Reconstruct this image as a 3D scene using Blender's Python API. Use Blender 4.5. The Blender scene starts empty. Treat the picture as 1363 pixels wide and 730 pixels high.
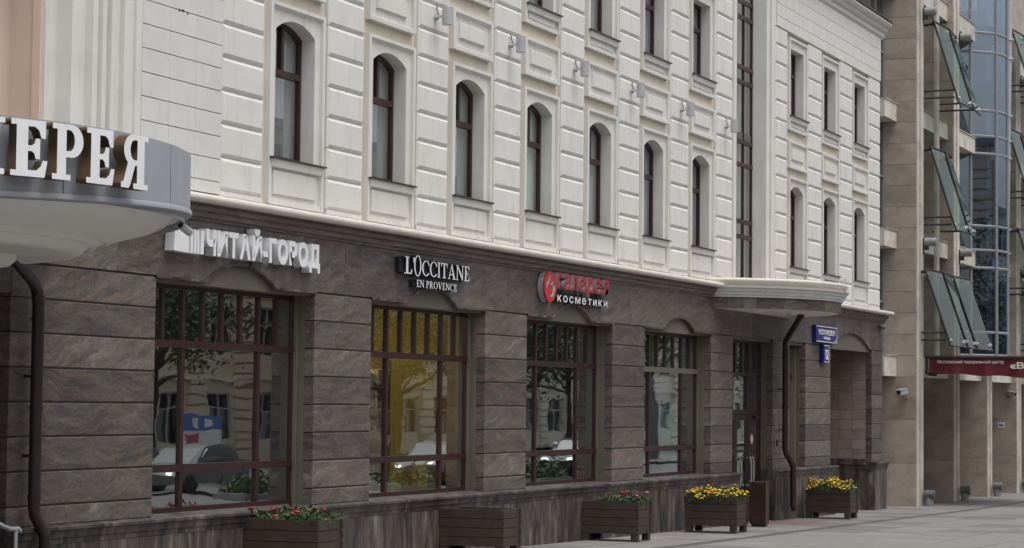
import bpy, bmesh, math, random
from mathutils import Vector, Matrix
rnd = random.Random(7)
PI = math.pi
scene = bpy.context.scene
COL = scene.collection
# ------------------------------------------------------------------ camera
D, HC = 14.4, 2.32          # metres from the facade plane (y = 0), height of the lens
cam = bpy.data.cameras.new('camera'); cam_o = bpy.data.objects.new('camera', cam); COL.objects.link(cam_o)
R = ((0.39683007, 0.05710444, 0.91611406), (-0.91783224, 0.01328876, 0.396746), (0.01048194, -0.99827977, 0.05768568))
cam_o.matrix_world = Matrix(((R[0][0], -R[0][1], -R[0][2], 0), (R[1][0], -R[1][1], -R[1][2], -D), (R[2][0], -R[2][1], -R[2][2], HC), (0, 0, 0, 1)))
cam.sensor_width = 36; cam.lens = 36*3000/1363; cam.clip_start = .5; cam.clip_end = 3000
scene.camera = cam_o
# ------------------------------------------------------------------ light: overcast day
SUN_EL, SUN_AZ = 72, 195     # azimuth in degrees, clockwise from +Y
w = bpy.data.worlds.new('World'); scene.world = w; w.use_nodes = True
nt = w.node_tree; nt.nodes.clear()
sky = nt.nodes.new('ShaderNodeTexSky'); sky.sky_type = 'NISHITA'; sky.sun_disc = False
sky.sun_elevation = math.radians(SUN_EL); sky.sun_rotation = math.radians(SUN_AZ)
sky.dust_density = 6; sky.air_density = 1.0; sky.ozone_density = 1.0
hs = nt.nodes.new('ShaderNodeHueSaturation'); hs.inputs['Saturation'].default_value = .25   # cloud cover greys the sky
bg = nt.nodes.new('ShaderNodeBackground'); bg.inputs['Strength'].default_value = .15
wo = nt.nodes.new('ShaderNodeOutputWorld')
nt.links.new(sky.outputs[0], hs.inputs['Color']); nt.links.new(hs.outputs[0], bg.inputs['Color']); nt.links.new(bg.outputs[0], wo.inputs['Surface'])
sl = bpy.data.lights.new('sun', 'SUN'); sl.energy = .8; sl.angle = math.radians(50); sl.color = (1, .985, .965)
so = bpy.data.objects.new('sun', sl); COL.objects.link(so)
az, el = math.radians(SUN_AZ), math.radians(SUN_EL)
so.rotation_euler = Vector((-math.sin(az)*math.cos(el), -math.cos(az)*math.cos(el), -math.sin(el))).to_track_quat('-Z', 'Y').to_euler()
scene.view_settings.view_transform = 'Standard'; scene.view_settings.look = 'None'
scene.view_settings.exposure = 0.32; scene.view_settings.gamma = 1
# ------------------------------------------------------------------ materials
MATS = {}
def nodes(name):
    m = bpy.data.materials.new(name); m.use_nodes = True
    t = m.node_tree; b = t.nodes['Principled BSDF']; MATS[name] = m
    return m, t, b
def N(t, typ, **kw):
    n = t.nodes.new(typ)
    for k, v in kw.items():
        if k.startswith('i_'):
            key = k[2:]; n.inputs[int(key) if key.isdigit() else key.replace('_', ' ')].default_value = v
        else: setattr(n, k, v)
    return n
def coords(t, scale=(1, 1, 1), rot=(0, 0, 0), rand=13.0):
    """world position, shifted by a random amount for every object"""
    g = N(t, 'ShaderNodeNewGeometry'); oi = N(t, 'ShaderNodeObjectInfo')
    mul = N(t, 'ShaderNodeMath', operation='MULTIPLY', i_1=rand); t.links.new(oi.outputs['Random'], mul.inputs[0])
    add = N(t, 'ShaderNodeVectorMath', operation='ADD'); t.links.new(g.outputs['Position'], add.inputs[0]); t.links.new(mul.outputs[0], add.inputs[1])
    mp = N(t, 'ShaderNodeMapping'); mp.inputs['Scale'].default_value = scale; mp.inputs['Rotation'].default_value = rot
    t.links.new(add.outputs[0], mp.inputs[0])
    return mp.outputs[0], oi.outputs['Random']
def ramp(t, src, stops, interp='LINEAR'):
    r = N(t, 'ShaderNodeValToRGB'); r.color_ramp.interpolation = interp
    e = r.color_ramp.elements
    while len(e) < len(stops): e.new(.5)
    for q, (p, c) in zip(e, stops): q.position = p; q.color = (*c, 1) if len(c) == 3 else c
    t.links.new(src, r.inputs[0]); return r.outputs[0]
def mixc(t, a, b, fac, blend='MIX'):
    m = N(t, 'ShaderNodeMix', data_type='RGBA', blend_type=blend)
    for s, v in ((0, fac), (6, a), (7, b)):
        if hasattr(v, 'is_linked'): t.links.new(v, m.inputs[s])
        else: m.inputs[s].default_value = v if s == 0 else (*v, 1)
    return m.outputs[2]
def noise(t, vec, scale, detail=4, rough=.55, dist=0.0):
    n = N(t, 'ShaderNodeTexNoise', i_Scale=scale, i_Detail=detail, i_Roughness=rough, i_Distortion=dist); t.links.new(vec, n.inputs['Vector']); return n.outputs['Fac']
def bump(t, b, h, strength, dist=.01):
    n = N(t, 'ShaderNodeBump', i_Strength=strength, i_Distance=dist); t.links.new(h, n.inputs['Height']); t.links.new(n.outputs[0], b.inputs['Normal'])
def simple(name, c, rough=.6, metal=0, var=.12, scale=6.0, bmp=0.0, spec=.5, stretch=(1, 1, 1), dirt=None):
    m, t, b = nodes(name)
    v, r = coords(t, stretch)
    n = noise(t, v, scale, 5)
    lo = tuple(x*(1-var) for x in c); hi = tuple(min(1, x*(1+var)) for x in c)
    col = ramp(t, n, [(.3, lo), (.7, hi)])
    if dirt:
        v2, _ = coords(t, (3.6, 3.6, .40)); d = noise(t, v2, 1.6, 7, .70)
        f = ramp(t, d, [(.52, (0, 0, 0)), (.78, (1, 1, 1))])
        k = N(t, 'ShaderNodeMath', operation='MULTIPLY', i_1=dirt[1]); t.links.new(f, k.inputs[0])
        col = mixc(t, col, dirt[0], k.outputs[0])
    t.links.new(col, b.inputs['Base Color'])
    rr = ramp(t, n, [(.2, (rough*.85,)*3), (.8, (min(1, rough*1.15),)*3)]); t.links.new(rr, b.inputs['Roughness'])
    b.inputs['Metallic'].default_value = metal; b.inputs['Specular IOR Level'].default_value = spec
    if bmp: bump(t, b, n, bmp)
    return m
simple('white_stucco', (.69, .68, .655), .85, 0, .05, 3, .15, .3, dirt=((.42, .40, .365), .55))
simple('white_panel', (.68, .668, .64), .85, 0, .05, 2.5, .15, .3, dirt=((.42, .40, .365), .50))
simple('facing_tile', (.66, .655, .635), .7, 0, .05, 2.5, .1, .35, dirt=((.42, .40, .36), .25))
simple('beige_stucco', (.66, .595, .50), .9, 0, .06, 3, .2, .3, dirt=((.40, .34, .27), .30))
simple('peach_stucco', (.64, .51, .42), .9, 0, .05, 2, .2, .3)
simple('cream_metal', (.60, .57, .51), .45, 0, .06, 3, 0, .5, dirt=((.33, .30, .26), .35))
simple('white_moulding', (.62, .62, .61), .6, 0, .05, 3, 0, .4, dirt=((.35, .34, .32), .25))
simple('khaki_panel', (.150, .135, .108), .6, 0, .07, 3, 0, .4)
simple('khaki_strip', (.135, .122, .096), .5, 0, .06, 3, 0, .5)
simple('brown_frame', (.035, .0125, .0105), .38, 0, .15, 8, 0, .5)
simple('dark_flashing', (.045, .026, .024), .4, 0, .15, 6, 0, .5)
simple('door_wood', (.030, .014, .012), .4, 0, .2, 8, 0, .5)
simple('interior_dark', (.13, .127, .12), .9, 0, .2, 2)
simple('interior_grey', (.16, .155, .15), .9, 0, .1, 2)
simple('curtain_grey', (.30, .335, .335), .95, 0, .12, 9, 0, .2, (6, 6, .2))
simple('curtain_white', (.46, .49, .485), .95, 0, .10, 9, 0, .2, (6, 6, .2))
simple('curtain_mint', (.58, .74, .66), .95, 0, .06, 4, 0, .2)
simple('grey_cladding', (.36, .385, .425), .42, .15, .04, 2, 0, .5, dirt=((.15, .15, .16), .2))
simple('soffit_white', (.80, .79, .765), .7, 0, .03, 2, 0, .4, dirt=((.45, .43, .40), .12))
simple('letter_white', (.80, .81, .83), .4, 0, .03, 4)
simple('gold_side', (.135, .085, .042), .35, .35, .15, 5)
simple('letter_red', (.48, .035, .045), .4, 0, .06, 4)
simple('letter_grey_side', (.42, .42, .43), .45, 0, .06, 4)
simple('navy_side', (.012, .013, .022), .5, 0, .1, 4)
simple('black_metal', (.016, .014, .014), .45, 0, .2, 8)
simple('pipe_brown', (.026, .017, .016), .4, 0, .2, 8, 0, .5)
simple('planter_wood', (.054, .037, .031), .6, 0, .22, 7, .2, .4, (1, 1, 1), dirt=((.10, .085, .08), .3))
simple('soil', (.03, .022, .017), .95, 0, .3, 20, .5)
simple('leaf_green', (.035, .075, .022), .6, 0, .4, 9)
simple('leaf_yellow', (.18, .155, .022), .6, 0, .35, 6)
simple('leaf_dark', (.022, .045, .022), .6, 0, .4, 6)
simple('petal_red', (.27, .012, .016), .5, 0, .3, 20)
simple('petal_pink', (.42, .08, .13), .5, 0, .3, 20)
simple('petal_yellow', (.72, .52, .02), .5, 0, .2, 20)
simple('petal_orange', (.62, .20, .02), .5, 0, .2, 20)
simple('steel', (.62, .63, .65), .3, .7, .06, 6)
simple('grey_paint', (.24, .25, .26), .45, 0, .08, 6)
simple('lamp_grey', (.46, .47, .49), .4, .3, .06, 6)
simple('light_head', (.13, .135, .14), .5, .2, .1, 6)
simple('rod_dark', (.05, .047, .045), .5, .3, .15, 6)
simple('sign_blue', (.018, .026, .17), .35, 0, .05, 3)
simple('board_blue', (.06, .14, .42), .5)
simple('sign_blue_side', (.008, .010, .12), .35, 0, .05, 3)
simple('banner_red', (.13, .015, .024), .75, 0, .14, 3, .25)
simple('asphalt', (.12, .12, .12), .9, 0, .15, 12, .4)
simple('kerb_granite', (.18, .175, .17), .8, 0, .15, 20, .2)
simple('paving', (.190, .182, .173), .85, 0, .13, 5, .25, .35, dirt=((.12, .115, .11), .5))
simple('paving_worn', (.150, .143, .136), .85, 0, .16, 4, .25, .35, dirt=((.09, .085, .08), .65))
simple('paving_pale', (.210, .202, .192), .85, 0, .12, 5, .25, .35, dirt=((.12, .115, .11), .4))
simple('paving_red', (.19, .135, .127), .85, 0, .10, 5, .25, .35, dirt=((.12, .10, .10), .4))
simple('paving_dark', (.085, .083, .081), .85, 0, .13, 5, .25, .35)
simple('bark', (.055, .045, .038), .9, 0, .3, 10, .6, .2, (1, 1, .3))
simple('car_silver', (.13, .135, .14), .5, .1, .03, 3)
simple('car_dark', (.03, .032, .036), .25, .4, .03, 3)
simple('tyre', (.02, .02, .02), .8)
simple('opposite_stucco', (.60, .52, .40), .85, 0, .08, 1.2)
simple('opposite_stone', (.62, .58, .50), .85, 0, .08, 1.2)
simple('wall_yellow', (.48, .36, .08), .8, 0, .06, 1)
simple('turquoise', (.22, .58, .55), .6, 0, .08, 2)
simple('poster_green', (.22, .36, .06), .6, 0, .35, 3)
simple('poster_sky', (.50, .58, .62), .6, 0, .12, 3)
simple('poster_red', (.34, .05, .03), .6, 0, .3, 4)
simple('poster_orange', (.45, .16, .04), .6, 0, .35, 4)
simple('plum', (.085, .03, .045), .6, 0, .15, 3)
simple('shelf_wood', (.30, .18, .07), .6, 0, .2, 4)
simple('paper', (.62, .58, .44), .7, 0, .12, 6)
simple('gold_box', (.55, .33, .03), .6, 0, .1, 6)
simple('plaque_grey', (.22, .22, .225), .35, .4, .08, 6)
simple('paper_white', (.70, .70, .70), .6)
simple('text_cream', (.76, .76, .66), .5, 0, .03)
def granite():
    m, t, b = nodes('granite')
    v, r = coords(t, (1, 1, 1), (0, .14, 0), 31)
    vr = N(t, 'ShaderNodeVectorRotate', rotation_type='Y_AXIS'); t.links.new(v, vr.inputs['Vector'])
    an = N(t, 'ShaderNodeMath', operation='MULTIPLY_ADD', i_1=.60, i_2=-.36); t.links.new(r, an.inputs[0]); t.links.new(an.outputs[0], vr.inputs['Angle']); v = vr.outputs[0]
    warp = N(t, 'ShaderNodeTexNoise', i_Scale=1.3, i_Detail=5, i_Roughness=.6); t.links.new(v, warp.inputs['Vector'])
    off = N(t, 'ShaderNodeVectorMath', operation='MULTIPLY_ADD'); t.links.new(warp.outputs['Color'], off.inputs[0]); off.inputs[1].default_value = (.5, .5, .5); t.links.new(v, off.inputs[2])
    mp = N(t, 'ShaderNodeMapping'); mp.inputs['Scale'].default_value = (1.0, 1.5, 7.5); t.links.new(off.outputs[0], mp.inputs[0])
    n0 = noise(t, mp.outputs[0], 1.5, 8, .70)
    sh = N(t, 'ShaderNodeMath', operation='MULTIPLY_ADD', i_1=.09, i_2=-.045); t.links.new(r, sh.inputs[0])
    ad = N(t, 'ShaderNodeMath', operation='ADD'); t.links.new(n0, ad.inputs[0]); t.links.new(sh.outputs[0], ad.inputs[1]); n1 = ad.outputs[0]
    n2 = noise(t, mp.outputs[0], 3.2, 7, .7)
    n3 = noise(t, v, 26, 4, .7)
    c1 = ramp(t, n1, [(.33, (.060, .055, .055)), (.45, (.100, .088, .084)), (.53, (.132, .112, .105)), (.61, (.162, .139, .130)), (.74, (.25, .226, .212))])
    pink = ramp(t, n2, [(.54, (0, 0, 0)), (.62, (1, 1, 1))])
    pm = N(t, 'ShaderNodeMath', operation='MULTIPLY', i_1=.50); t.links.new(pink, pm.inputs[0])
    c2 = mixc(t, c1, (.25, .155, .112), pm.outputs[0])
    blue = ramp(t, n2, [(.30, (1, 1, 1)), (.43, (0, 0, 0))])
    bm_ = N(t, 'ShaderNodeMath', operation='MULTIPLY', i_1=.5); t.links.new(blue, bm_.inputs[0])
    c3 = mixc(t, c2, (.070, .074, .084), bm_.outputs[0])
    sp = ramp(t, n3, [(.30, (.66,)*3), (.70, (1.30,)*3)])
    c4 = mixc(t, c3, sp, 1.0, 'MULTIPLY')
    tone = ramp(t, r, [(0, (.78, .78, .79)), (.5, (.95, .94, .94)), (1, (1.14, 1.12, 1.10))])
    c5 = mixc(t, c4, tone, 1.0, 'MULTIPLY')
    t.links.new(c5, b.inputs['Base Color'])
    b.inputs['Roughness'].default_value = .38; b.inputs['Specular IOR Level'].default_value = .42
    bump(t, b, n3, .06)
granite()
def plinth_granite():
    m, t, b = nodes('granite_plinth')
    v, r = coords(t, (2.2, 2.2, .55), (0, 0, 0), 31)
    n1 = noise(t, v, 2.0, 8, .68, .6)
    n3 = noise(t, v, 14, 4, .7)
    c1 = ramp(t, n1, [(.36, (.028, .026, .026)), (.46, (.078, .070, .067)), (.56, (.135, .112, .102)), (.68, (.27, .25, .235))])
    tone = ramp(t, r, [(0, (.62, .62, .63)), (.5, (.9, .86, .85)), (1, (1.15, 1.08, 1.05))])
    c2 = mixc(t, c1, tone, 1.0, 'MULTIPLY')
    sp = ramp(t, n3, [(.3, (.75,)*3), (.7, (1.2,)*3)])
    c3 = mixc(t, c2, sp, 1.0, 'MULTIPLY')
    t.links.new(c3, b.inputs['Base Color']); b.inputs['Roughness'].default_value = .5; b.inputs['Specular IOR Level'].default_value = .4
plinth_granite()
def travertine(name, base):
    m, t, b = nodes(name)
    v, r = coords(t, (1, 1, 1.5), (0, 0, 0), 23)
    n1 = noise(t, v, 1.1, 7, .65, .4); n2 = noise(t, v, 9, 5, .7)
    v2, _ = coords(t, (1.5, 1.5, .25), (0, 0, 0), 23); n3 = noise(t, v2, 1.3, 6, .6)
    d = tuple(x*.66 for x in base); l = tuple(x*1.18 for x in base)
    c = ramp(t, n1, [(.30, d), (.55, base), (.75, l)])
    pits = ramp(t, n2, [(.26, (.62, .58, .53)), (.42, (1, 1, 1))])
    c = mixc(t, c, pits, 1.0, 'MULTIPLY')
    f = ramp(t, n3, [(.52, (0, 0, 0)), (.76, (.45, .45, .45))])
    c = mixc(t, c, (base[0]*.66, base[1]*.57, base[2]*.48), f)
    tone = ramp(t, r, [(0, (.88, .87, .85)), (1, (1.08, 1.06, 1.05))])
    c = mixc(t, c, tone, 1.0, 'MULTIPLY')
    t.links.new(c, b.inputs['Base Color']); b.inputs['Roughness'].default_value = .75
    bump(t, b, n2, .15)
travertine('limestone', (.43, .375, .325)); travertine('limestone_pale', (.64, .61, .56)); travertine('limestone_edge', (.62, .575, .52))
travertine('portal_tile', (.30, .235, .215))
def glass(name, tint=(.8, .84, .82), refl=1.0, ior=1.55, wav=.0, minr=.0, gl=(.92, .95, .96)):
    m = bpy.data.materials.new(name); m.use_nodes = True; t = m.node_tree; t.nodes.clear(); MATS[name] = m
    tr = N(t, 'ShaderNodeBsdfTransparent'); tr.inputs[0].default_value = (*tint, 1)
    gs = N(t, 'ShaderNodeBsdfGlossy'); gs.inputs['Color'].default_value = (*gl, 1); gs.inputs['Roughness'].default_value = .012
    fr = N(t, 'ShaderNodeFresnel', i_IOR=ior)
    mu0 = N(t, 'ShaderNodeMath', operation='MULTIPLY_ADD', use_clamp=True, i_1=refl, i_2=minr); t.links.new(fr.outputs[0], mu0.inputs[0])
    bf = N(t, 'ShaderNodeNewGeometry'); inv = N(t, 'ShaderNodeMath', operation='SUBTRACT', i_0=1.0); t.links.new(bf.outputs['Backfacing'], inv.inputs[1])   # only the outer face of a pane reflects
    mu = N(t, 'ShaderNodeMath', operation='MULTIPLY'); t.links.new(mu0.outputs[0], mu.inputs[0]); t.links.new(inv.outputs[0], mu.inputs[1])
    if wav:
        g = N(t, 'ShaderNodeNewGeometry'); mp = N(t, 'ShaderNodeMapping'); mp.inputs['Scale'].default_value = (.9, .9, 1.6); t.links.new(g.outputs['Position'], mp.inputs[0])
        n = noise(t, mp.outputs[0], .9, 2, .4); bp = N(t, 'ShaderNodeBump', i_Strength=wav, i_Distance=.05); t.links.new(n, bp.inputs['Height'])
        t.links.new(bp.outputs[0], gs.inputs['Normal'])
    mx = N(t, 'ShaderNodeMixShader'); t.links.new(mu.outputs[0], mx.inputs[0]); t.links.new(tr.outputs[0], mx.inputs[1]); t.links.new(gs.outputs[0], mx.inputs[2])
    o = N(t, 'ShaderNodeOutputMaterial'); t.links.new(mx.outputs[0], o.inputs[0])
glass('shop_glass', (.93, .955, .945), 1.5, 1.5, .04, .41)
glass('window_glass', (.96, .975, .975), 1.3, 1.5, .015, .20)
glass('blue_glass', (.60, .70, .82), 1.1, 1.5, .02, .26, (.72, .84, 1.0))
glass('louvre_glass', (.58, .64, .61), .8, 1.5, 0, .05, (.72, .80, .77))
glass('dark_glass', (.5, .54, .56), 1.1, 1.5, .02, .08)
def emit(name, c, s):
    m = bpy.data.materials.new(name); m.use_nodes = True; t = m.node_tree; t.nodes.clear(); MATS[name] = m
    e = N(t, 'ShaderNodeEmission'); e.inputs[0].default_value = (*c, 1); e.inputs[1].default_value = s
    o = N(t, 'ShaderNodeOutputMaterial'); t.links.new(e.outputs[0], o.inputs[0])
emit('lit_panel', (1, .84, .48), 22.0); emit('cool_panel', (.85, .95, 1), 9.0); emit('headlight', (.9, .95, 1), 2.5); emit('bulb', (1, .72, .35), 6.0)
# ------------------------------------------------------------------ mesh helpers
class B:
    """collects boxes, prisms, tubes... and links them as ONE mesh object"""
    def __init__(s): s.v, s.f, s.m = [], [], []
    def add(s, vs, fs, mi=0):
        o = len(s.v); s.v += [tuple(p) for p in vs]; s.f += [tuple(i+o for i in f) for f in fs]; s.m += [mi]*len(fs); return s
    def box(s, x0, x1, y0, y1, z0, z1, mi=0):
        return s.add([(x0, y0, z0), (x1, y0, z0), (x1, y1, z0), (x0, y1, z0), (x0, y0, z1), (x1, y0, z1), (x1, y1, z1), (x0, y1, z1)],
                     [(3, 2, 1, 0), (4, 5, 6, 7), (0, 1, 5, 4), (1, 2, 6, 5), (2, 3, 7, 6), (3, 0, 4, 7)], mi)
    def slab(s, x0, x1, y0, y1, z0, z1, c=.03, d=None, mi=0):
        """box whose front (-y) face is chamfered all round"""
        d = c if d is None else d
        return s.add([(x0, y0+d, z0), (x1, y0+d, z0), (x1, y0+d, z1), (x0, y0+d, z1), (x0+c, y0, z0+c), (x1-c, y0, z0+c), (x1-c, y0, z1-c), (x0+c, y0, z1-c),
                      (x0, y1, z0), (x1, y1, z0), (x1, y1, z1), (x0, y1, z1)],
                     [(4, 5, 6, 7), (0, 1, 5, 4), (1, 2, 6, 5), (2, 3, 7, 6), (3, 0, 4, 7), (8, 9, 1, 0), (9, 10, 2, 1), (10, 11, 3, 2), (11, 8, 0, 3), (11, 10, 9, 8)], mi)
    def prism_x(s, prof, x0, x1, mi=0):
        n = len(prof)
        s.add([(x0, y, z) for y, z in prof]+[(x1, y, z) for y, z in prof],
              [(i, (i+1) % n, (i+1) % n+n, i+n) for i in range(n)]+[tuple(range(n-1, -1, -1)), tuple(range(n, 2*n))], mi); return s
    def prism_y(s, prof, y0, y1, mi=0):
        n = len(prof)
        s.add([(x, y0, z) for x, z in prof]+[(x, y1, z) for x, z in prof],
              [(i, (i+1) % n, (i+1) % n+n, i+n) for i in range(n)]+[tuple(range(n-1, -1, -1)), tuple(range(n, 2*n))], mi); return s
    def prism_z(s, prof, z0, z1, mi=0):
        n = len(prof)
        s.add([(x, y, z0) for x, y in prof]+[(x, y, z1) for x, y in prof],
              [(i, (i+1) % n, (i+1) % n+n, i+n) for i in range(n)]+[tuple(range(n-1, -1, -1)), tuple(range(n, 2*n))], mi); return s
    def tube(s, pts, r, n=10, mi=0, caps=True):
        pts = [Vector(p) for p in pts]; rs = r if isinstance(r, (list, tuple)) else [r]*len(pts)
        rings = []; ref = None
        for i, p in enumerate(pts):
            a = pts[max(0, i-1)]; c = pts[min(len(pts)-1, i+1)]; t = (c-a).normalized()
            if ref is None: ref = t.orthogonal().normalized()
            u = (ref-t*ref.dot(t)).normalized(); ref = u; q = t.cross(u)
            if 0 < i < len(pts)-1:
                k = 1/max(.5, math.sqrt(max(.05, (1+(p-a).normalized().dot((c-p).normalized()))/2)))
            else: k = 1
            rings.append([p+(u*math.cos(2*PI*j/n)+q*math.sin(2*PI*j/n))*rs[i] for j in range(n)])
        vs = [x for g in rings for x in g]
        fs = [(i*n+j, i*n+(j+1) % n, (i+1)*n+(j+1) % n, (i+1)*n+j) for i in range(len(pts)-1) for j in range(n)]
        if caps: fs += [tuple(range(n-1, -1, -1)), tuple((len(pts)-1)*n+j for j in range(n))]
        return s.add(vs, fs, mi)
    def lathe(s, prof, cx, cy, a0, a1, n, mi=0, closed=False):
        """prof: (r, z) pairs turned about the vertical line through cx, cy"""
        k = len(prof); full = abs(a1-a0-2*PI) < 1e-6; m = n if full else n+1
        vs = [(cx+r*math.cos(a0+(a1-a0)*i/n), cy+r*math.sin(a0+(a1-a0)*i/n), z) for i in range(m) for r, z in prof]
        fs = []
        for i in range(n):
            i2 = (i+1) % m
            for j in range(k if closed else k-1):
                j2 = (j+1) % k
                fs.append((i*k+j, i2*k+j, i2*k+j2, i*k+j2))
        return s.add(vs, fs, mi)
    def mesh(s, name, mats):
        me = bpy.data.meshes.new(name); me.from_pydata(s.v, [], s.f)
        for m in mats: me.materials.append(MATS[m])
        if len(mats) > 1: me.polygons.foreach_set('material_index', s.m)
        me.update(); return me
def link(name, me, parent=None, loc=(0, 0, 0), rot=(0, 0, 0)):
    o = bpy.data.objects.new(name, me); COL.objects.link(o); o.location = loc; o.rotation_euler = rot
    if parent: o.parent = parent
    return o
def part(name, b, mats, parent=None, loc=(0, 0, 0), rot=(0, 0, 0), fix=True, smooth=False):
    """one mesh object; recomputes outward normals"""
    if isinstance(mats, str): mats = [mats]
    me = b.mesh(name, mats)
    if fix:
        bm = bmesh.new(); bm.from_mesh(me); bmesh.ops.recalc_face_normals(bm, faces=bm.faces); bm.to_mesh(me); bm.free()
    if smooth:
        me.polygons.foreach_set('use_smooth', [True]*len(me.polygons)); me.update()
        try: me.set_sharp_from_angle(angle=math.radians(38))
        except Exception: pass
    return link(name, me, parent, loc, rot)
def tag(o, label, cat, group=None, kind=None):
    o['label'] = label; o['category'] = cat
    if group: o['group'] = group
    if kind: o['kind'] = kind
    return o
def thing(name, label, cat, loc=(0, 0, 0), rotz=0, group=None):
    o = bpy.data.objects.new(name, None); COL.objects.link(o); o.location = loc; o.rotation_euler = (0, 0, rotz); o.empty_display_size = .2
    return tag(o, label, cat, group)
def structure(name, b, mats, parent=None):
    o = part(name, b, mats, parent); 
    if not parent: o['kind'] = 'structure'
    return o
def copy_tree(o, parent=None):
    c = o.copy(); COL.objects.link(c)
    if parent: c.parent = parent
    for ch in list(o.children): copy_tree(ch, c)
    return c
CACHE = {}
def slab_part(name, mat, parent, x0, x1, y0, y1, z0, z1, c=.03, d=None):
    """chamfered block at its own place; alike blocks share one mesh"""
    key = (mat, round(x1-x0, 3), round(y1-y0, 3), round(z1-z0, 3), c, d)
    if key not in CACHE:
        CACHE[key] = B().slab(0, x1-x0, 0, y1-y0, 0, z1-z0, c, d).mesh(name, [mat])
    return link(name, CACHE[key], parent, (x0, y0, z0))
def box_part(name, mat, parent, x0, x1, y0, y1, z0, z1):
    key = ('b', mat, round(x1-x0, 3), round(y1-y0, 3), round(z1-z0, 3))
    if key not in CACHE: CACHE[key] = B().box(0, x1-x0, 0, y1-y0, 0, z1-z0).mesh(name, [mat])
    return link(name, CACHE[key], parent, (x0, y0, z0))
def gz(x):
    """height of the pavement: it falls gently along the street"""
    if x < 36.3: return -.016*(x-36.3)
    if x < 58.5: return -.0128*(x-36.3)
    return -.284-.006*(x-58.5)
# ------------------------------------------------------------------ ground
XS = [-500, -60, 10, 20, 30, 36.3, 42, 48, 54, 58.5, 66, 74, 90, 120, 200, 900]
def gzc(x): return gz(max(-20, min(120, x)))
def strip(y0, y1, dz, mat, name, parent=None, thick=None, xs=XS):
    b = B()
    for a, c in zip(xs[:-1], xs[1:]):
        b.add([(a, y0, gzc(a)+dz), (c, y0, gzc(c)+dz), (c, y1, gzc(c)+dz), (a, y1, gzc(a)+dz)], [(0, 1, 2, 3)])
        if thick:
            b.add([(a, y0, gzc(a)+dz-thick), (c, y0, gzc(c)+dz-thick), (c, y0, gzc(c)+dz), (a, y0, gzc(a)+dz)], [(0, 1, 2, 3)])
    o = part(name, b, mat, parent, fix=False)
    if not parent: o['kind'] = 'structure'
    return o
strip(-500, 500, -.15, 'asphalt', 'ground')
strip(-10.0, 2.2, -.012, 'paving', 'pavement', None, .13)
strip(-2.215, -1.965, -.008, 'paving_dark', 'drain_channel')
PAV = bpy.data.objects['pavement']
strip(-10.2, -10.0, .0, 'kerb_granite', 'kerb', None, .14)
strip(-40, -25.0, -.004, 'paving', 'opposite_pavement', None, .14)
# paving slabs near the building, one object each
def paving(x0, x1, y0, y1, mat, gap=.012):
    key = ('pv', mat, round(x1-x0, 3), round(y1-y0, 3), round((gz(x1)-gz(x0))/(x1-x0), 3))
    if key not in CACHE:
        s = (gz(x1)-gz(x0)); X, Y = x1-x0-gap, y1-y0-gap
        CACHE[key] = B().add([(0, 0, 0), (X, 0, s), (X, Y, s), (0, Y, 0), (0, 0, -.03), (X, 0, s-.03), (X, Y, s-.03), (0, Y, -.03)],
                             [(0, 1, 2, 3), (4, 5, 1, 0), (5, 6, 2, 1), (6, 7, 3, 2), (7, 4, 0, 3)]).mesh('paving_slab', [mat])
    o = link('paving_slab', CACHE[key], PAV, (x0, y0, gz(x0)+rnd.uniform(-.003, .003)))
x = 33.0
while x < 59.2:
    W = 1.2
    for k in range(2):
        mat = 'paving_red' if (44.5 < x+.6 < 48.5 and k == 0) else rnd.choice(('paving', 'paving', 'paving_worn', 'paving_pale'))
        paving(x, x+W, -.16-.90*(k+1), -.16-.90*k, mat)
    x += W
for k in range(6):
    x = 33.0-(k % 2)*.8
    while x < 74-k*3:
        if x > 34.5+k*.8: paving(x, x+1.6, -2.22-1.05*(k+1), -2.22-1.05*k, rnd.choice(('paving', 'paving', 'paving', 'paving_worn', 'paving_pale')))
        x += 1.6
# ------------------------------------------------------------------ the commercial building
BLD = thing('commercial_building', 'long cream-white commercial building with rusticated piers above a dark granite shop floor', 'building')
CB = [26.07+2.8*k for k in range(7)]           # window bays of the long section
CC = [49.70+2.8*k for k in range(3)]           # window bays of the end section
PIERS = [(24.65+2.8*k-.525, 24.65+2.8*k+.525) for k in range(8)] + [(47.90, 48.79), (50.50, 51.65), (53.30, 54.45), (56.12, 57.24)]
Z0, ZT = 4.87, 10.79
JT = [4.955+.4195*k for k in range(15)]
# rusticated blocks: those that the photograph shows are parts, all chamfered
def top_visible(x): return 7.3+(x-24.6)*.26
for i, (a, c) in enumerate(PIERS):
    for k in range(14):
        z0 = JT[k]-.022; z1 = min(JT[k+1]-.022, ZT)
        if z0 > top_visible(c)+.6: continue
        slab_part('rusticated_block', 'white_stucco', BLD, a, c, 0, .10, z0+.003, z1-.003, .045, .030)
    b = B().box(a, c, .012, .10, Z0, JT[0]-.024); 
    zt = JT[0]-.02+.4195*sum(1 for k in range(14) if JT[k]-.022 <= top_visible(c)+.6)
    if zt < ZT-.1: part('pier_top', B().box(a, c, .012, .10, zt, ZT), 'white_stucco', BLD)
    part('pier_base', b, 'white_stucco', BLD)
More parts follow.
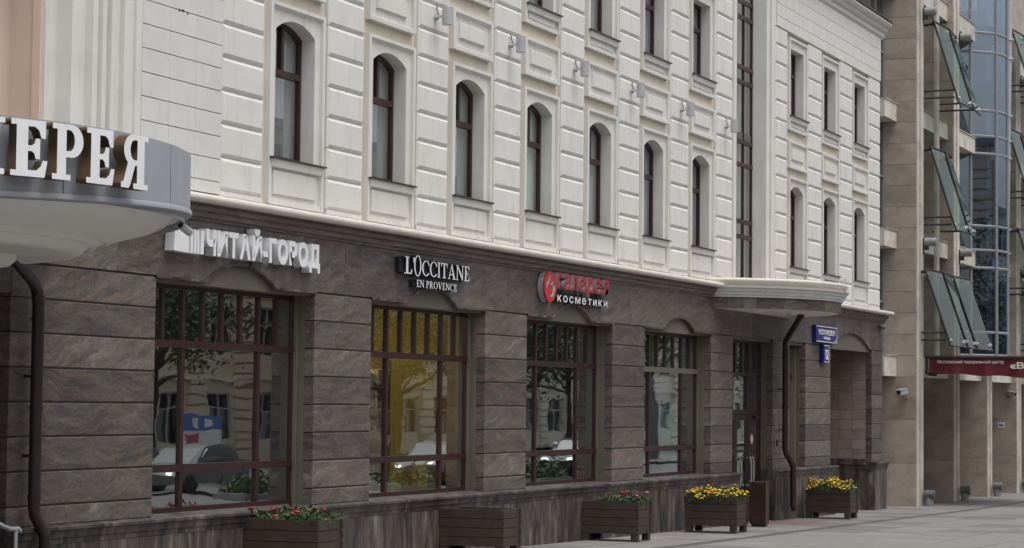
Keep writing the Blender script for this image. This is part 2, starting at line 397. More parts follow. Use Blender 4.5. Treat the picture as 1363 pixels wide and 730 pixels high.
# upper wall behind the piers: strips between the openings
wb = B()
def wall_strips(centres, xa, xb, tops):
    edges = [xa]+[e for c in centres for e in (c-.56, c+.56)]+[xb]
    for i in range(0, len(edges), 2):
        wb.box(edges[i], edges[i+1], .085, .34, Z0, ZT)
    for c in centres:
        wb.box(c-.56, c+.56, .085, .29, 7.46, 8.85); wb.box(c-.56, c+.56, .085, .29, Z0, 5.38); wb.box(c-.56, c+.56, .085, .29, 10.55, ZT)
wall_strips(CB, 24.12, 44.985, 0); wall_strips(CC, 47.78, 57.20, 0)
part('upper_wall', wb, 'beige_stucco', BLD)
def arch_pts(c, w, zs, rise, n=12):
    r = (w*w+rise*rise)/(2*rise); zc = zs+rise-r; a = math.asin(w/r)
    return [(c+r*math.sin(-a+2*a*i/n), zc+r*math.cos(-a+2*a*i/n)) for i in range(n+1)]
def arch_plate(b, c, hw, z0, z1, ow, sill, head, rise, y0, y1):
    """plate with an arched (or flat) opening and deep reveals"""
    P = arch_pts(c, ow, head, rise) if rise else [(c-ow, head), (c+ow, head)]
    b.box(c-hw, c-ow, y0, y1, z0, z1); b.box(c+ow, c+hw, y0, y1, z0, z1); b.box(c-ow+.0004, c+ow-.0004, y0+.0004, y1, z0, sill)
    for (xa, za), (xb, zb) in zip(P[:-1], P[1:]):
        b.add([(xa, y0, za), (xb, y0, zb), (xb, y0, z1), (xa, y0, z1)], [(0, 1, 2, 3)])
        b.add([(xa, y0, za), (xb, y0, zb), (xb, y1, zb), (xa, y1, za)], [(3, 2, 1, 0)])
    b.add([(c-ow, y0, z1), (c+ow, y0, z1), (c+ow, y1, z1), (c-ow, y1, z1)], [(0, 1, 2, 3)])
def border(b, c, hw, z0, z1, bw=.065, y1=.088, bottom=False):
    b.box(c-hw, c-hw+bw, 0, y1, z0, z1); b.box(c+hw-bw, c+hw, 0, y1, z0, z1)
    b.prism_x([(0, z1), (0, z1-bw*.7), (.05, z1-bw*1.45), (y1, z1-bw*1.45), (y1, z1)], c-hw+bw+.0005, c+hw-bw-.0005)
    if bottom: b.prism_x([(0, z0), (0, z0+bw*.8), (.05, z0+bw*1.1), (y1, z0+bw*1.1), (y1, z0)], c-hw+bw+.0005, c+hw-bw-.0005)
def upper_window(c, sill, head, rise, z0, z1, curtain='curtain_white', half=True, cx0=-.1):
    s = B(); arch_plate(s, c, .742, z0, z1, .535, sill-.02, head, rise, .05, .295); border(s, c, .745, z0, z1)
    # apron under the sill: a raised field
    if sill-z0 > .5:
        s.slab(c-.58, c+.58, .022, .06, z0+.14, sill-.16, .01, .012)
        s.box(c-.675, c+.675, .012, .06, z0, z0+.075)
    else:
        s.slab(c-.56, c+.56, .03, .06, z0+.09, sill-.14, .01, .012); s.box(c-.675, c+.675, .008, .06, z0, z0+.06)
    s.prism_x([(.055, sill-.14), (-.012, sill-.125), (-.03, sill-.03), (.055, sill-.03)], c-.69, c+.69)
    part('window_surround', s, 'white_panel', BLD)
    wn = B()
    P = arch_pts(c, .53, head, rise) if rise else [(c-.53, head), (c+.53, head)]
    t = .055; y0, y1 = .250, .312
    wn.box(c-.53, c-.53+t, y0, y1, sill, head-.002); wn.box(c+.53-t, c+.53, y0, y1, sill, head-.002)
    wn.box(c-.53+t, c+.53-t, y0, y1, sill, sill+.07)
    Q = [(c+(x-c)*(.53-t)/.53, z-t) for x, z in P]
    for (a, b_, q1, q2) in zip(P[:-1], P[1:], Q[:-1], Q[1:]):
        wn.add([(q1[0], y0, q1[1]), (q2[0], y0, q2[1]), (b_[0], y0, b_[1]), (a[0], y0, a[1]), (q1[0], y1, q1[1]), (q2[0], y1, q2[1])], [(0, 1, 2, 3), (0, 4, 5, 1)])
    tz = head-.52
    wn.box(c-.53+t, c+.53-t, y0-.014, y1, tz-.045, tz+.045)
    top = head+(rise or 0)
    wn.box(c-.035, c+.035, y0-.008, y1, tz+.045, top-t+.01)
    f = part('window', wn, 'brown_frame', BLD)
    g = .282
    for (xa, xb, za, zb) in ((c-.475, c+.475, sill+.07, tz-.045), (c-.475, c-.035, tz+.045, top), (c+.035, c+.475, tz+.045, top)):
        # casement rails round each pane
        part('pane', B().box(xa, xb, g, g+.012, za, zb), 'window_glass', f)
    part('sill', B().prism_x([(.27, sill+.004), (-.055, sill-.006), (-.055, sill-.028), (.27, sill-.024)], c-.735, c+.735), 'dark_flashing', f)
    # curtain: hangs behind the glass on the far side
    cb = B(); xs0 = c+cx0 if half else c-.5; n = 14
    for i in range(n):
        xa = xs0+(c+.52-xs0)*i/n; xb = xs0+(c+.52-xs0)*(i+1)/n
        ya = .37+.018*(i % 2); yb = .37+.018*((i+1) % 2)
        cb.add([(xa, ya, sill+.02), (xb, yb, sill+.02), (xb, yb, top), (xa, ya, top)], [(0, 1, 2, 3)])
    part('curtain', cb, curtain, f, fix=False)
    return f
for i, c in enumerate(CB):
    upper_window(c, 5.495, 7.19, .155, 4.875, 7.53, ('curtain_grey', 'curtain_grey', 'curtain_grey', 'curtain_mint', 'curtain_white', 'curtain_white', 'curtain_grey')[i], i != 3, (.0, -.05, -.3, 0, -.3, -.3, -.3)[i])
    if c > 30.5: upper_window(c, 8.925, 10.46, 0, 8.59, 10.70, 'curtain_grey' if i % 2 else 'curtain_white', True, (-.3, .0, -.15)[i % 3])
for c in CC:
    upper_window(c, 5.495, 7.19, .155, 4.875, 7.53); upper_window(c, 8.925, 10.46, 0, 8.59, 10.70)
for c in CB+CC:
    s = B(); s.box(c-.742, c+.742, .05, .088, 7.735, 8.355); border(s, c, .745, 7.73, 8.36, .075, .088, True)
    s.slab(c-.47, c+.47, .012, .06, 7.93, 8.17, .012, .02)
    part('spandrel_panel', s, 'white_panel', BLD)
# room behind the upper windows
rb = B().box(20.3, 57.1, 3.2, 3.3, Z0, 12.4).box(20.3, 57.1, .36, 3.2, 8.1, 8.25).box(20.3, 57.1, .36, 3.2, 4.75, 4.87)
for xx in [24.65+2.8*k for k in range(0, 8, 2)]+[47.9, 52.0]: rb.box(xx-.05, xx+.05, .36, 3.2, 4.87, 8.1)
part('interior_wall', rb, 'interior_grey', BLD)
# frieze band and top cornice
part('attic_wall', B().box(24.12, 44.98, .02, .34, ZT, 12.0).box(47.78, 57.20, .02, .34, ZT, 12.0), 'white_panel', BLD)
zr = [10.792, 11.03, 11.32, 11.62, 11.925]
for r_ in range(4):
    xw = 1.35; x = 47.92-(r_ % 2)*.65
    while x < 57.2:
        a, c = max(47.92, x), min(57.24, x+xw)
        if c-a > .1: slab_part('attic_tile', 'white_panel', BLD, a+.003, c-.003, -.012, .02, zr[r_]+.004, zr[r_+1]-.004, .004, .004)
        x += xw
cp = [(.3, 11.935), (-.015, 11.935), (-.015, 11.96), (-.05, 11.98), (-.05, 12.09), (-.09, 12.10), (-.13, 12.15), (-.13, 12.20), (-.20, 12.23), (-.24, 12.29), (-.24, 12.34), (.3, 12.36)]
part('top_cornice', B().prism_x(cp, 47.6, 57.50), 'white_moulding', BLD)
part('attic_flashing', B().box(47.6, 57.54, -.27, .3, 12.362, 12.39), 'dark_flashing', BLD)
aw = B()
for xx in [54.0+.8*i for i in range(5)]: aw.box(xx, xx+.07, .5, .58, 12.39, 15)
aw.box(50, 57.2, .5, .58, 12.39, 12.5)
f = part('attic_window', aw, 'brown_frame', BLD)
part('pane', B().box(50, 57.2, .545, .555, 12.5, 15), 'window_glass', f)
part('attic_back', B().box(50, 57.2, 1.6, 1.7, 12.39, 15).box(57.2, 57.26, .3, 2.0, 12.39, 15), 'interior_dark', BLD)
# stair window between the two sections: opening 45.0-47.23, glass set back .35
tw = B()
XG = [45.0, 45.53, 46.06, 46.61, 47.20]
for xx in XG: tw.box(xx-.03, xx+.03, .335, .40, 4.8, 14)
TZ = [5.98, 6.31, 7.54, 8.04, 9.34, 9.66, 10.75, 11.1, 12.4]
for z in TZ: tw.box(45.0, 47.22, .326, .39, z-.045, z+.045)
f = part('stair_window', tw, 'brown_frame', BLD)
zz = [4.8]+TZ+[14]
for i in range(4):
    for a, c in zip(zz[:-1], zz[1:]):
        if i >= 1: part('pane', B().box(XG[i]+.03, XG[i+1]-.03, .36, .372, a+.045, c-.045), 'window_glass', f)
part('pane', B().box(XG[0]+.03, XG[1]-.03, .36, .372, 4.8, 14), 'window_glass', f)
cb = B(); n = 24
for i in range(n):
    xa, xb = 45.0+2.2*i/n, 45.0+2.2*(i+1)/n
    cb.add([(xa, .48+.02*(i % 2), 4.8), (xb, .48+.02*((i+1) % 2), 4.8), (xb, .48+.02*((i+1) % 2), 13), (xa, .48+.02*(i % 2), 13)], [(0, 1, 2, 3)])
part('curtain', cb, 'curtain_white', f, fix=False)
jb = B().box(44.79, 44.995, -.012, .34, Z0, 14)
jb.box(47.225, 47.46, .02, .42, Z0, 14).box(47.46, 47.50, .045, .42, Z0, 14).box(47.50, 47.74, -.012, .42, Z0, 14).box(47.74, 47.90, .06, .42, Z0, 14)
part('stair_window_jamb', jb, 'white_panel', BLD)
# facing tiles left of the first pier
part('tile_backing', B().box(22.28, 24.125, .02, .34, Z0, 9.0), 'dark_flashing', BLD)
for c_ in range(3):
    for r_ in range(12):
        z0 = 7.018-.2845*(8-r_)
        z0c = max(z0, Z0)
        slab_part('facing_tile', 'facing_tile', BLD, 22.30+.603*c_+.002, 22.30+.603*(c_+1)-.002, 0, .03, z0c+.005, z0+.2845-.005, .004, .004)
for xx, zz_, w_ in ((23.08, 7.0, .035), (23.15, 7.005, .05), (23.27, 6.99, .03)): part('tile_chip', B().slab(xx, xx+w_, -.004, .01, zz_, zz_+.03, .008, .003), 'black_metal', BLD)
# stepped plaster jamb of the entrance bay (set back in steps)
pts = [(22.29, 0), (22.165, 0), (22.165, .038), (21.975, .038), (21.975, .10), (21.86, .10), (21.86, .07), (21.76, .07), (21.76, .13), (21.72, .13), (21.72, .11), (21.64, .11), (21.64, .17), (21.60, .17), (21.60, .15), (21.50, .15), (21.50, .25), (21.23, .25), (21.23, .46), (21.02, .46), (21.02, .60), (22.29, .60)]
part('entrance_jamb', B().prism_z(pts, 4.2, 10.0), 'white_panel', BLD)
part('entrance_bay_wall', B().box(21.02, 22.0, .605, 1.4, 4.2, 10.0).box(20.98, 21.0195, .50, .605, 4.2, 10).box(20.60, 21.02, .94, 1.5, 4.2, 10).box(14, 20.6, 1.15, 1.5, 4.2, 10), 'peach_stucco', BLD)
# ------------------------------------------------------------------ ground floor of granite
GP = [(19.86, 22.70), (26.63, 28.30), (32.23, 33.90), (37.83, 39.50), (43.43, 44.86), (47.72, 49.00), (50.30, 52.44), (56.38, 57.47)]
CZ = [3.784-.3735*k for k in range(9)]+[.95]
for i, (a, c) in enumerate(GP):
    for k in range(8):
        z1, z0 = CZ[k], (CZ[k+1] if k < 7 else .945)
        slab_part('granite_block', 'granite', BLD, a, c, 0, .15, z0+.008, z1-.008, .010, .010)
    part('pier_core', B().box(a+.012, c-.012, .014, .149, .95, 3.83), 'black_metal', BLD)
# frieze slabs with the arched cut-outs above the windows
OP = [(22.70, 26.63), (28.30, 32.23), (33.90, 37.83), (39.50, 43.43)]
def frieze(xa, xb, arch=None):
    b = B(); z0, z1 = 3.80, 4.53
    if arch:
        c = arch; w = .88
        P = arch_pts(c, w, z0, .255, 16)
        for e_ in (xa, xb):
            for i_ in range(len(P)-1):
                if P[i_][0] < e_ < P[i_+1][0]:
                    f_ = (e_-P[i_][0])/(P[i_+1][0]-P[i_][0]); P.insert(i_+1, (e_, P[i_][1]+f_*(P[i_+1][1]-P[i_][1]))); break
        P = [p for p in P if xa-1e-6 <= p[0] <= xb+1e-6]
        if xa < c-w: P = [(xa, z0)]+P
        if xb > c+w: P = P+[(xb, z0)]
        for (x0, za), (x1, zb) in zip(P[:-1], P[1:]):
            b.add([(x0, -.004, za), (x1, -.004, zb), (x1, -.004, z1), (x0, -.004, z1)], [(0, 1, 2, 3)])
            b.add([(x0, -.004, za), (x1, -.004, zb), (x1, .12, zb), (x0, .12, za)], [(3, 2, 1, 0)])
        b.add([(xa, -.004, P[0][1]), (xa, .12, P[0][1]), (xa, .12, z1), (xa, -.004, z1)], [(0, 1, 2, 3)])
        b.add([(xb, -.004, P[-1][1]), (xb, .12, P[-1][1]), (xb, .12, z1), (xb, -.004, z1)], [(3, 2, 1, 0)])
    else:
        b.box(xa, xb, -.004, .12, z0, z1)
    part('frieze_slab', b, 'granite', BLD, fix=False)
    # dark lip under the slab, following the arch
xs = [19.86, 21.865, 24.665, 27.465, 30.265, 33.065, 35.865, 38.665, 41.465, 44.15, 46.2, 48.4, 50.3, 52.44]
for a, c in zip(xs[:-1], xs[1:]):
    ar = None
    for (o0, o1) in OP:
        m = (o0+o1)/2
        if a-1e-3 <= m+.5 and c+1e-3 >= m-.5 and not (c < m-.9 or a > m+.9): ar = m
    frieze(a+.003, c-.003, ar)
# narrow vertical frieze slabs over the portal
x = 52.44; k = 0
while x < 57.44:
    c = min(57.47, x+.42); P = [(x+.003, 0)]
    b = B(); m, w_ = 54.41, 1.80
    def zl(xx): 
        if abs(xx-m) > w_: return 3.80
        r = (w_*w_+.36**2)/(2*.36); return 3.80+.36-r+math.sqrt(max(0, r*r-(xx-m)**2))
    b.prism_y([(x+.004, zl(x)), (c-.004, zl(c)), (c-.004, 4.53), (x+.004, 4.53)], -.004, .12)
    part('frieze_slab', b, 'granite', BLD)
    x += .42
part('frieze_core', B().box(19.9, 57.44, .121, .30, 4.15, 4.8).box(19.9, 22.69, .151, .30, .96, 4.14).box(26.70, 28.23, .151, .30, .96, 4.14).box(32.30, 33.83, .151, .30, .96, 4.14).box(37.90, 39.43, .151, .30, .96, 4.14).box(43.50, 44.79, .151, .30, .96, 4.14).box(47.8, 48.93, .151, .30, .96, 4.14), 'black_metal', BLD)
def lip(pts, r=.016, depth=.02):
    b = B()
    for (x0, za), (x1, zb) in zip(pts[:-1], pts[1:]):
        b.add([(x0, -.022, za-.0), (x1, -.022, zb), (x1, -.022, zb-.03), (x0, -.022, za-.03), (x0, .10, za), (x1, .10, zb), (x1, .10, zb-.03), (x0, .10, za-.03)],
              [(0, 1, 2, 3), (0, 4, 5, 1), (3, 2, 6, 7)])
    return b
for (a, c) in OP:
    m = (a+c)/2
    P = [(a-.02, 3.799)]+arch_pts(m, .88, 3.799, .255, 16)+[(c+.02, 3.799)]
    part('arch_moulding', lip(P), 'granite_plinth', BLD, fix=False)
    part('tympanum', B().box(a+.02, c-.02, .06, .30, 3.735, 4.14), 'khaki_panel', BLD)
    part('window_jamb', B().box(c-.001-.0, c+.06, .151, .34, .95, 3.78).box(c-.05, c-.0015, .25, .34, .95, 3.734), 'khaki_strip', BLD)
    part('window_jamb', B().box(a-.06, a+.001, .151, .34, .95, 3.78).box(a+.0015, a+.19, .25, .34, .95, 3.734), 'khaki_strip', BLD)
def shop_window(a, c, name='shop_window', rail2='brown_frame', ymid=.33):
    F = B(); xr = c; y0, y1 = .295, .365
    ms = [xr-.03-.465*k for k in range(9)][::-1]
    xl = ms[0]
    zb, zt, t1, t2 = .965, 3.733, 3.015, 1.50
    F.box(xl-.03, xl+.035, y0, y1, zb, zt); F.box(xr-.062, xr-.0016, y0, y1, zb, zt)
    F.box(xl+.035, xr-.062, y0, y1, zb, zb+.06); F.box(xl+.035, xr-.062, y0, y1, zt-.055, zt)
    F.box(xl+.035, xr-.062, y0-.012, y1, t1-.045, t1+.045); F.box(xl+.035, xr-.062, y0-.012, y1, t2-.045, t2+.045)
    for m in ms[1:-1]: F.box(m-.032, m+.032, y0+.006, y1, t1+.045, zt-.055)
    big = [ms[2], ms[6]]
    for m in big:
        F.box(m-.036, m+.036, y0+.004, y1, zb+.06, t2-.045); F.box(m-.036, m+.036, y0+.004, y1, t2+.045, t1-.045)
    f = part(name, F, 'brown_frame', BLD)
    for p, q in zip(ms[:-1], ms[1:]): part('pane', B().box(p+.03, q-.03, ymid, ymid+.012, t1+.045, zt-.05), 'shop_glass', f)
    e = [xl]+big+[xr-.03]
    for p, q in zip(e[:-1], e[1:]):
        part('pane', B().box(p+.034, q-.034, ymid, ymid+.012, zb+.055, t2-.045), 'shop_glass', f); part('pane', B().box(p+.034, q-.034, ymid, ymid+.012, t2+.045, t1-.045), 'shop_glass', f)
    return f
SW = [shop_window(a, c) for a, c in OP]
# the fourth window has a pale cover on its upper rail
part('rail_cover', B().box(39.72, 43.37, .268, .2828, 2.965, 3.065), 'khaki_strip', SW[3])
# ledge (moulded) and plinth slabs
lp = [(.30, .965), (-.155, .945), (-.165, .935), (-.165, .905), (-.14, .885), (-.13, .86), (-.125, .82), (-.105, .80), (-.10, .75), (.30, .75)]
lb = B().prism_x(lp, 19.86, 45.04).prism_x(lp, 47.62, 52.62).prism_x(lp, 56.30, 57.62)
part('ledge', lb, 'granite_plinth', BLD)
def plinth(xa, xb, w=.40):
    n = max(1, round((xb-xa)/w)); 
    for i in range(n):
        a, c = xa+(xb-xa)*i/n, xa+(xb-xa)*(i+1)/n
        slab_part('plinth_slab', 'granite_plinth', BLD, round(a, 4)+.003, round(a, 4)+(xb-xa)/n-.003, -.095, .10, -.5, .752, .006, .006)
plinth(19.9, 45.0); plinth(47.66, 52.56, .7); plinth(56.34, 57.55, .6)
part('plinth_core', B().box(19.92, 44.98, -.08, .5, -.6, .74).box(47.68, 52.54, -.08, .5, -.6, .74).box(56.36, 57.53, -.08, .5, -.6, .74).box(57.5, 57.54, -.05, 3, -.6, .70), 'black_metal', BLD)
# plinth return faces at the door
part('plinth_return', B().box(45.0-.003, 45.03, -.094, .30, -.5, .751).box(47.63, 47.66, -.094, .30, -.5, .751), 'granite_plinth', BLD)
# stone cornice in steps under the cream gutter
cs = [(.30, 4.52), (-.03, 4.52), (-.03, 4.555), (-.06, 4.56), (-.075, 4.60), (-.075, 4.625), (-.115, 4.635), (-.13, 4.68), (-.13, 4.705), (-.175, 4.715), (-.185, 4.75), (.30, 4.79)]
part('cornice', B().prism_x(cs, 18.0, 43.52).prism_x(cs, 48.75, 57.62), 'granite', BLD)
def gutter(x0, x1): 
    return B().tube([(x0, -.215, 4.765), (x1, -.215, 4.765)], .056, 14).box(x0, x1, -.19, .05, 4.795, 4.812)
part('gutter', gutter(18.0, 43.9), 'cream_metal', BLD, smooth=True)
gb = gutter(48.75, 57.68); gb.tube([(57.68, -.215, 4.765), (57.68, 1.2, 4.765)], .056, 12)
part('gutter', gb, 'cream_metal', BLD, smooth=True)
for xx in (26.9, 28.3, 31.1, 33.9, 36.7, 39.5, 42.3, 50.4, 53.2, 56.0): part('gutter_strap', B().tube([(xx, -.215, 4.765), (xx+.025, -.215, 4.765)], .0595, 12), 'cream_metal', BLD)
# end wall of the building
part('end_wall', B().box(57.10, 57.235, .10, 6, Z0, 12.3).box(57.3, 57.46, .15, 6, -.4, 4.8), 'white_stucco', BLD)
part('roof', B().box(14, 57.1, .34, 9, 12.36, 12.5).box(14, 57.1, 8.9, 9.0, -.4, 12.36), 'grey_paint', BLD)
# ------------------------------------------------------------------ entrance door bay
DX0, DX1 = 44.86, 47.72
dj = B().box(DX1-.001, DX1+.06, .151, .34, -.1, 3.78).box(DX1-.05, DX1-.0015, .24, .34, -.1, 3.734).box(DX0-.06, DX0+.001, .151, .34, -.1, 3.78).box(DX0, DX1, .06, .30, 3.735, 3.82)
part('door_jamb', dj, 'khaki_strip', BLD)
F = B(); y0, y1 = .26, .33
xs = [44.95, 45.42, 45.89, 46.36, 46.83, 47.30, 47.66]
F.box(44.90, 44.98, y0, y1, -.15, 3.733); F.box(47.60, 47.668, y0, y1, -.15, 3.733)
F.box(44.98, 47.60, y0, y1, 3.68, 3.733); F.box(44.98, 47.60, y0-.01, y1, 2.98, 3.05); F.box(44.98, 47.60, y0-.01, y1, 2.155, 2.255)
for m in xs[1:-1]: F.box(m-.03, m+.03, y0+.005, y1, 3.05, 3.68)
for m in (45.70, 46.72): F.box(m-.035, m+.035, y0+.005, y1, 2.255, 2.98)
DOOR = part('shop_door', F, 'door_wood', BLD)
for p, q in zip(xs[:-1], xs[1:]): part('pane', B().box(p+.028, q-.028, .30, .31, 3.05, 3.68), 'shop_glass', DOOR)
for p, q in ((44.98, 45.665), (45.735, 46.685), (46.755, 47.60)): part('pane', B().box(p, q, .30, .31, 2.255, 2.98), 'shop_glass', DOOR)
for (a, c) in ((45.0, 45.88), (45.90, 46.72), (46.76, 47.59)):
    L = B(); z0 = gz(46)+.02
    L.box(a, a+.11, .265, .315, z0, 2.15).box(c-.11, c, .265, .315, z0, 2.15).box(a+.11, c-.11, .265, .315, z0, z0+.55).box(a+.11, c-.11, .265, .315, 2.03, 2.15).box(a+.11, c-.11, .265, .315, 1.34, 1.40)
    lf = part('door_leaf', L, 'door_wood', DOOR)
    lf2 = part('door_pane', B().box(a+.11, c-.11, .285, .295, z0+.55, 2.03), 'shop_glass', DOOR)
for hx in (45.93, 46.66, 46.84): 
    part('door_handle', B().tube([(hx, .265, 1.22), (hx, .18, 1.24), (hx, .155, 1.10), (hx, .155, .82), (hx, .18, .62), (hx, .265, .64)], .018, 8), 'steel', DOOR, smooth=True)
part('no_smoking_sticker', B().tube([(47.10, .284, 1.62), (47.10, .2825, 1.62)], .105, 20), 'paper_white', DOOR)
part('sticker_ring', B().lathe([(.088, 0), (.068, 0), (.068, .0015), (.088, .0015)], 0, 0, 0, 2*PI, 24, closed=True), 'letter_red', DOOR, (47.10, .2812, 1.62), (PI/2, 0, 0))
part('door_closer', B().box(47.10, 47.40, .20, .262, 2.06, 2.12).tube([(47.12, .19, 2.13), (46.85, .15, 2.15)], .012, 6), 'black_metal', DOOR)
# interiors of the shops
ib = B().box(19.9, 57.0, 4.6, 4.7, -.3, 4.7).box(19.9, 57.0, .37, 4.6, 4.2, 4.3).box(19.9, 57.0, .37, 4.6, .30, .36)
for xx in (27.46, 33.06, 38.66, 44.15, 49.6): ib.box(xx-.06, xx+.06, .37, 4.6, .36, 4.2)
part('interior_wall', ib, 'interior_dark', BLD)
# narrow window beside the pilaster
part('window_jamb', B().box(50.295, 50.36, .151, .34, .95, 3.78).box(50.18, 50.2985, .22, .34, .95, 3.734).box(48.94, 49.0, .151, .34, .95, 3.78).box(49.0, 50.3, .06, .30, 3.735, 3.82), 'khaki_strip', BLD)
F = B().box(49.0, 49.08, .29, .36, .965, 3.73).box(50.22, 50.298, .29, .36, .965, 3.73).box(49.08, 50.22, .29, .36, 3.66, 3.73).box(49.08, 50.22, .29, .36, .965, 1.03).box(49.08, 50.22, .285, .36, 2.97, 3.05).box(49.62, 49.68, .294, .36, 1.03, 2.97)
f = part('side_window', F, 'brown_frame', BLD)
part('pane', B().box(49.08, 50.22, .32, .33, 1.03, 3.66), 'shop_glass', f)
# portal at the end of the building: niche lined with square tiles
NP = BLD
part('portal_core', B().box(56.40, 57.2, .16, 2.0, -.4, 4.2).box(52.3, 56.4, 1.62, 1.75, -.4, 4.2).box(52.2, 52.42, .16, 1.7, -.4, 4.2).box(52.44, 56.39, .30, 1.62, 3.735, 4.2), 'black_metal', BLD)
part('tympanum', B().box(52.46, 56.38, .06, .30, 3.735, 4.2), 'khaki_panel', BLD)
for r_ in range(11):
    for c_ in range(4):
        y = .155+.36*c_
        box_part('portal_tile', 'portal_tile', BLD, 56.384, 56.401, y+.003, y+.357, 1.02+.25*r_+.003, 1.02+.25*(r_+1)-.003)
part('portal_plinth', B().box(56.33, 56.40, .11, 1.6, -.4, .88).box(56.27, 56.40, .11, 1.6, .882, .95).box(56.36, 56.40, .15, 1.6, .952, 1.018), 'granite_plinth', BLD)
for c_ in range(10): box_part('portal_tile', 'portal_tile', BLD, 52.5+.38*c_, 52.5+.38*c_+.375, 1.60, 1.62, 1.0, 3.7)
# ------------------------------------------------------------------ rounded canopy over the door
CX, CY, CR = 46.15, 1.042, 2.894
def arcs(r, ylim=.05): 
    a = math.acos(max(-1, min(1, (CY-ylim)/r))); return -PI/2-a, -PI/2+a
CAN = part('door_canopy', B().lathe([(.01, 4.318), (CR-.03, 4.318)], CX, CY, *arcs(CR-.03, .02), 40), 'soffit_white', BLD, fix=False)
n = 22
a0, a1 = arcs(CR, -.002)
for i in range(n):
    b = B(); p, q = a0+(a1-a0)*i/n+.0012, a0+(a1-a0)*(i+1)/n-.0012
    b.lathe([(CR, 4.312), (CR, 4.535), (CR-.05, 4.535), (CR-.05, 4.312)], CX, CY, p, q, 2, closed=True)
    part('canopy_slab', b, 'granite', CAN)
mp = [(CR-.04, 4.537), (CR+.03, 4.540), (CR+.03, 4.575), (CR+.05, 4.58), (CR+.075, 4.615), (CR+.075, 4.64), (CR+.10, 4.65), (CR+.12, 4.69), (CR+.12, 4.71), (CR+.16, 4.725), (CR+.17, 4.765), (CR-.1, 4.775)]
part('canopy_moulding', B().lathe(mp, CX, CY, *arcs(CR+.1, .05), 48), 'white_moulding', CAN, smooth=True)
part('canopy_parapet', B().lathe([(CR-.02, 4.775), (CR-.02, 4.86)], CX, CY, *arcs(CR, .02), 48).lathe([(.01, 4.84), (CR-.02, 4.84)], CX, CY, *arcs(CR-.02, .02), 40), 'limestone', CAN, fix=False)
a0, a1 = arcs(CR+.10, .03)
part('canopy_gutter', B().tube([(CX+(CR+.10)*math.cos(a0+(a1-a0)*i/48), CY+(CR+.10)*math.sin(a0+(a1-a0)*i/48), 4.875) for i in range(49)], .05, 12), 'cream_metal', CAN, smooth=True)
part('gutter_strap', B().box(46.98, 47.03, -1.83, -1.78, 4.80, 5.08), 'cream_metal', CAN)
for xx, yy in ((44.7, -.6), (46.15, -.9), (47.3, -.6)): part('ceiling_lamp', B().lathe([(.001, 4.27), (.10, 4.28), (.13, 4.30), (.13, 4.316)], xx, yy, 0, 2*PI, 16), 'soffit_white', CAN, smooth=True)
# ------------------------------------------------------------------ big grey canopy at the main entrance
EX, EY, ER = 16.927, .272, 3.633
EC = part('entrance_canopy', B().lathe([(.01, 4.64), (ER-.05, 4.64), (ER-.05, 4.03)], EX, EY, PI, 2*PI+.0, 48), 'grey_cladding', BLD, fix=False)
n = 9; e0, e1 = -PI-.07, .075
seams = [-PI-.07, -2.60, -2.05, -1.50, -.98, -.62, -.2, .075]
seams = [e0, -2.75, -2.28, -1.81, -1.34, -.868, -.45, e1]
for p, q in zip(seams[:-1], seams[1:]):
    part('fascia_panel', B().lathe([(ER, 4.02), (ER, 4.685), (ER-.03, 4.69), (ER-.03, 4.015)], EX, EY, p+.0013, q-.0013, 20, closed=True), 'grey_cladding', EC, smooth=True)
part('canopy_rim', B().lathe([(ER+.012, 4.06), (ER+.02, 4.04), (ER+.02, 4.012), (ER-.02, 4.0), (ER-.10, 4.0), (ER-.10, 4.06)], EX, EY, e0, e1, 64), 'grey_cladding', EC, smooth=True)
dp = [(ER-.04, 4.16), (ER-.05, 4.115), (ER-.10, 4.09), (ER-.16, 4.075), (ER-.17, 4.082), (ER-.20, 4.07), (ER-.23, 4.025), (ER-.27, 4.0), (ER-.28, 4.012), (ER-.31, 4.004), (ER-.34, 3.975), (ER-.62, 3.90), (ER-.80, 3.832), (ER-.815, 3.846), (ER-.86, 3.84), (ER-.89, 3.80), (ER-.94, 3.788), (ER-.955, 3.80), (ER-.99, 3.793), (ER-1.03, 3.74), (ER-1.08, 3.715), (ER-1.18, 3.715), (2.30, 3.75), (.01, 3.765)]
part('canopy_soffit', B().lathe(dp, EX, EY, e0, e1, 72), 'soffit_white', EC, smooth=True)
part('soffit_lamp', B().lathe([(.001, 3.62), (.13, 3.64), (.2, 3.70), (.2, 3.77)], 18.55, -.75, 0, 2*PI, 20), 'soffit_white', EC, smooth=True)
for o in EC.children:
    if o.name.startswith(('fascia_panel', 'canopy_rim')):
        for v in o.data.vertices:
            if v.co.z < 4.3: v.co.z += max(-.05, min(.115, .0337*(v.co.x-15.65)))
# ground floor wall of the entrance bay
part('entrance_lintel', B().box(14, 19.85, .004, 1.2, 3.45, 4.62), 'granite', BLD)
part('entrance_recess', B().box(14, 19.83, 1.2, 1.3, -.3, 4.6).box(19.83, 19.875, .14, 1.3, -.3, 4.5), 'granite', BLD)
part('entrance_step', B().box(14, 19.85, -1.2, 1.2, -.2, .55), 'granite_plinth', BLD)
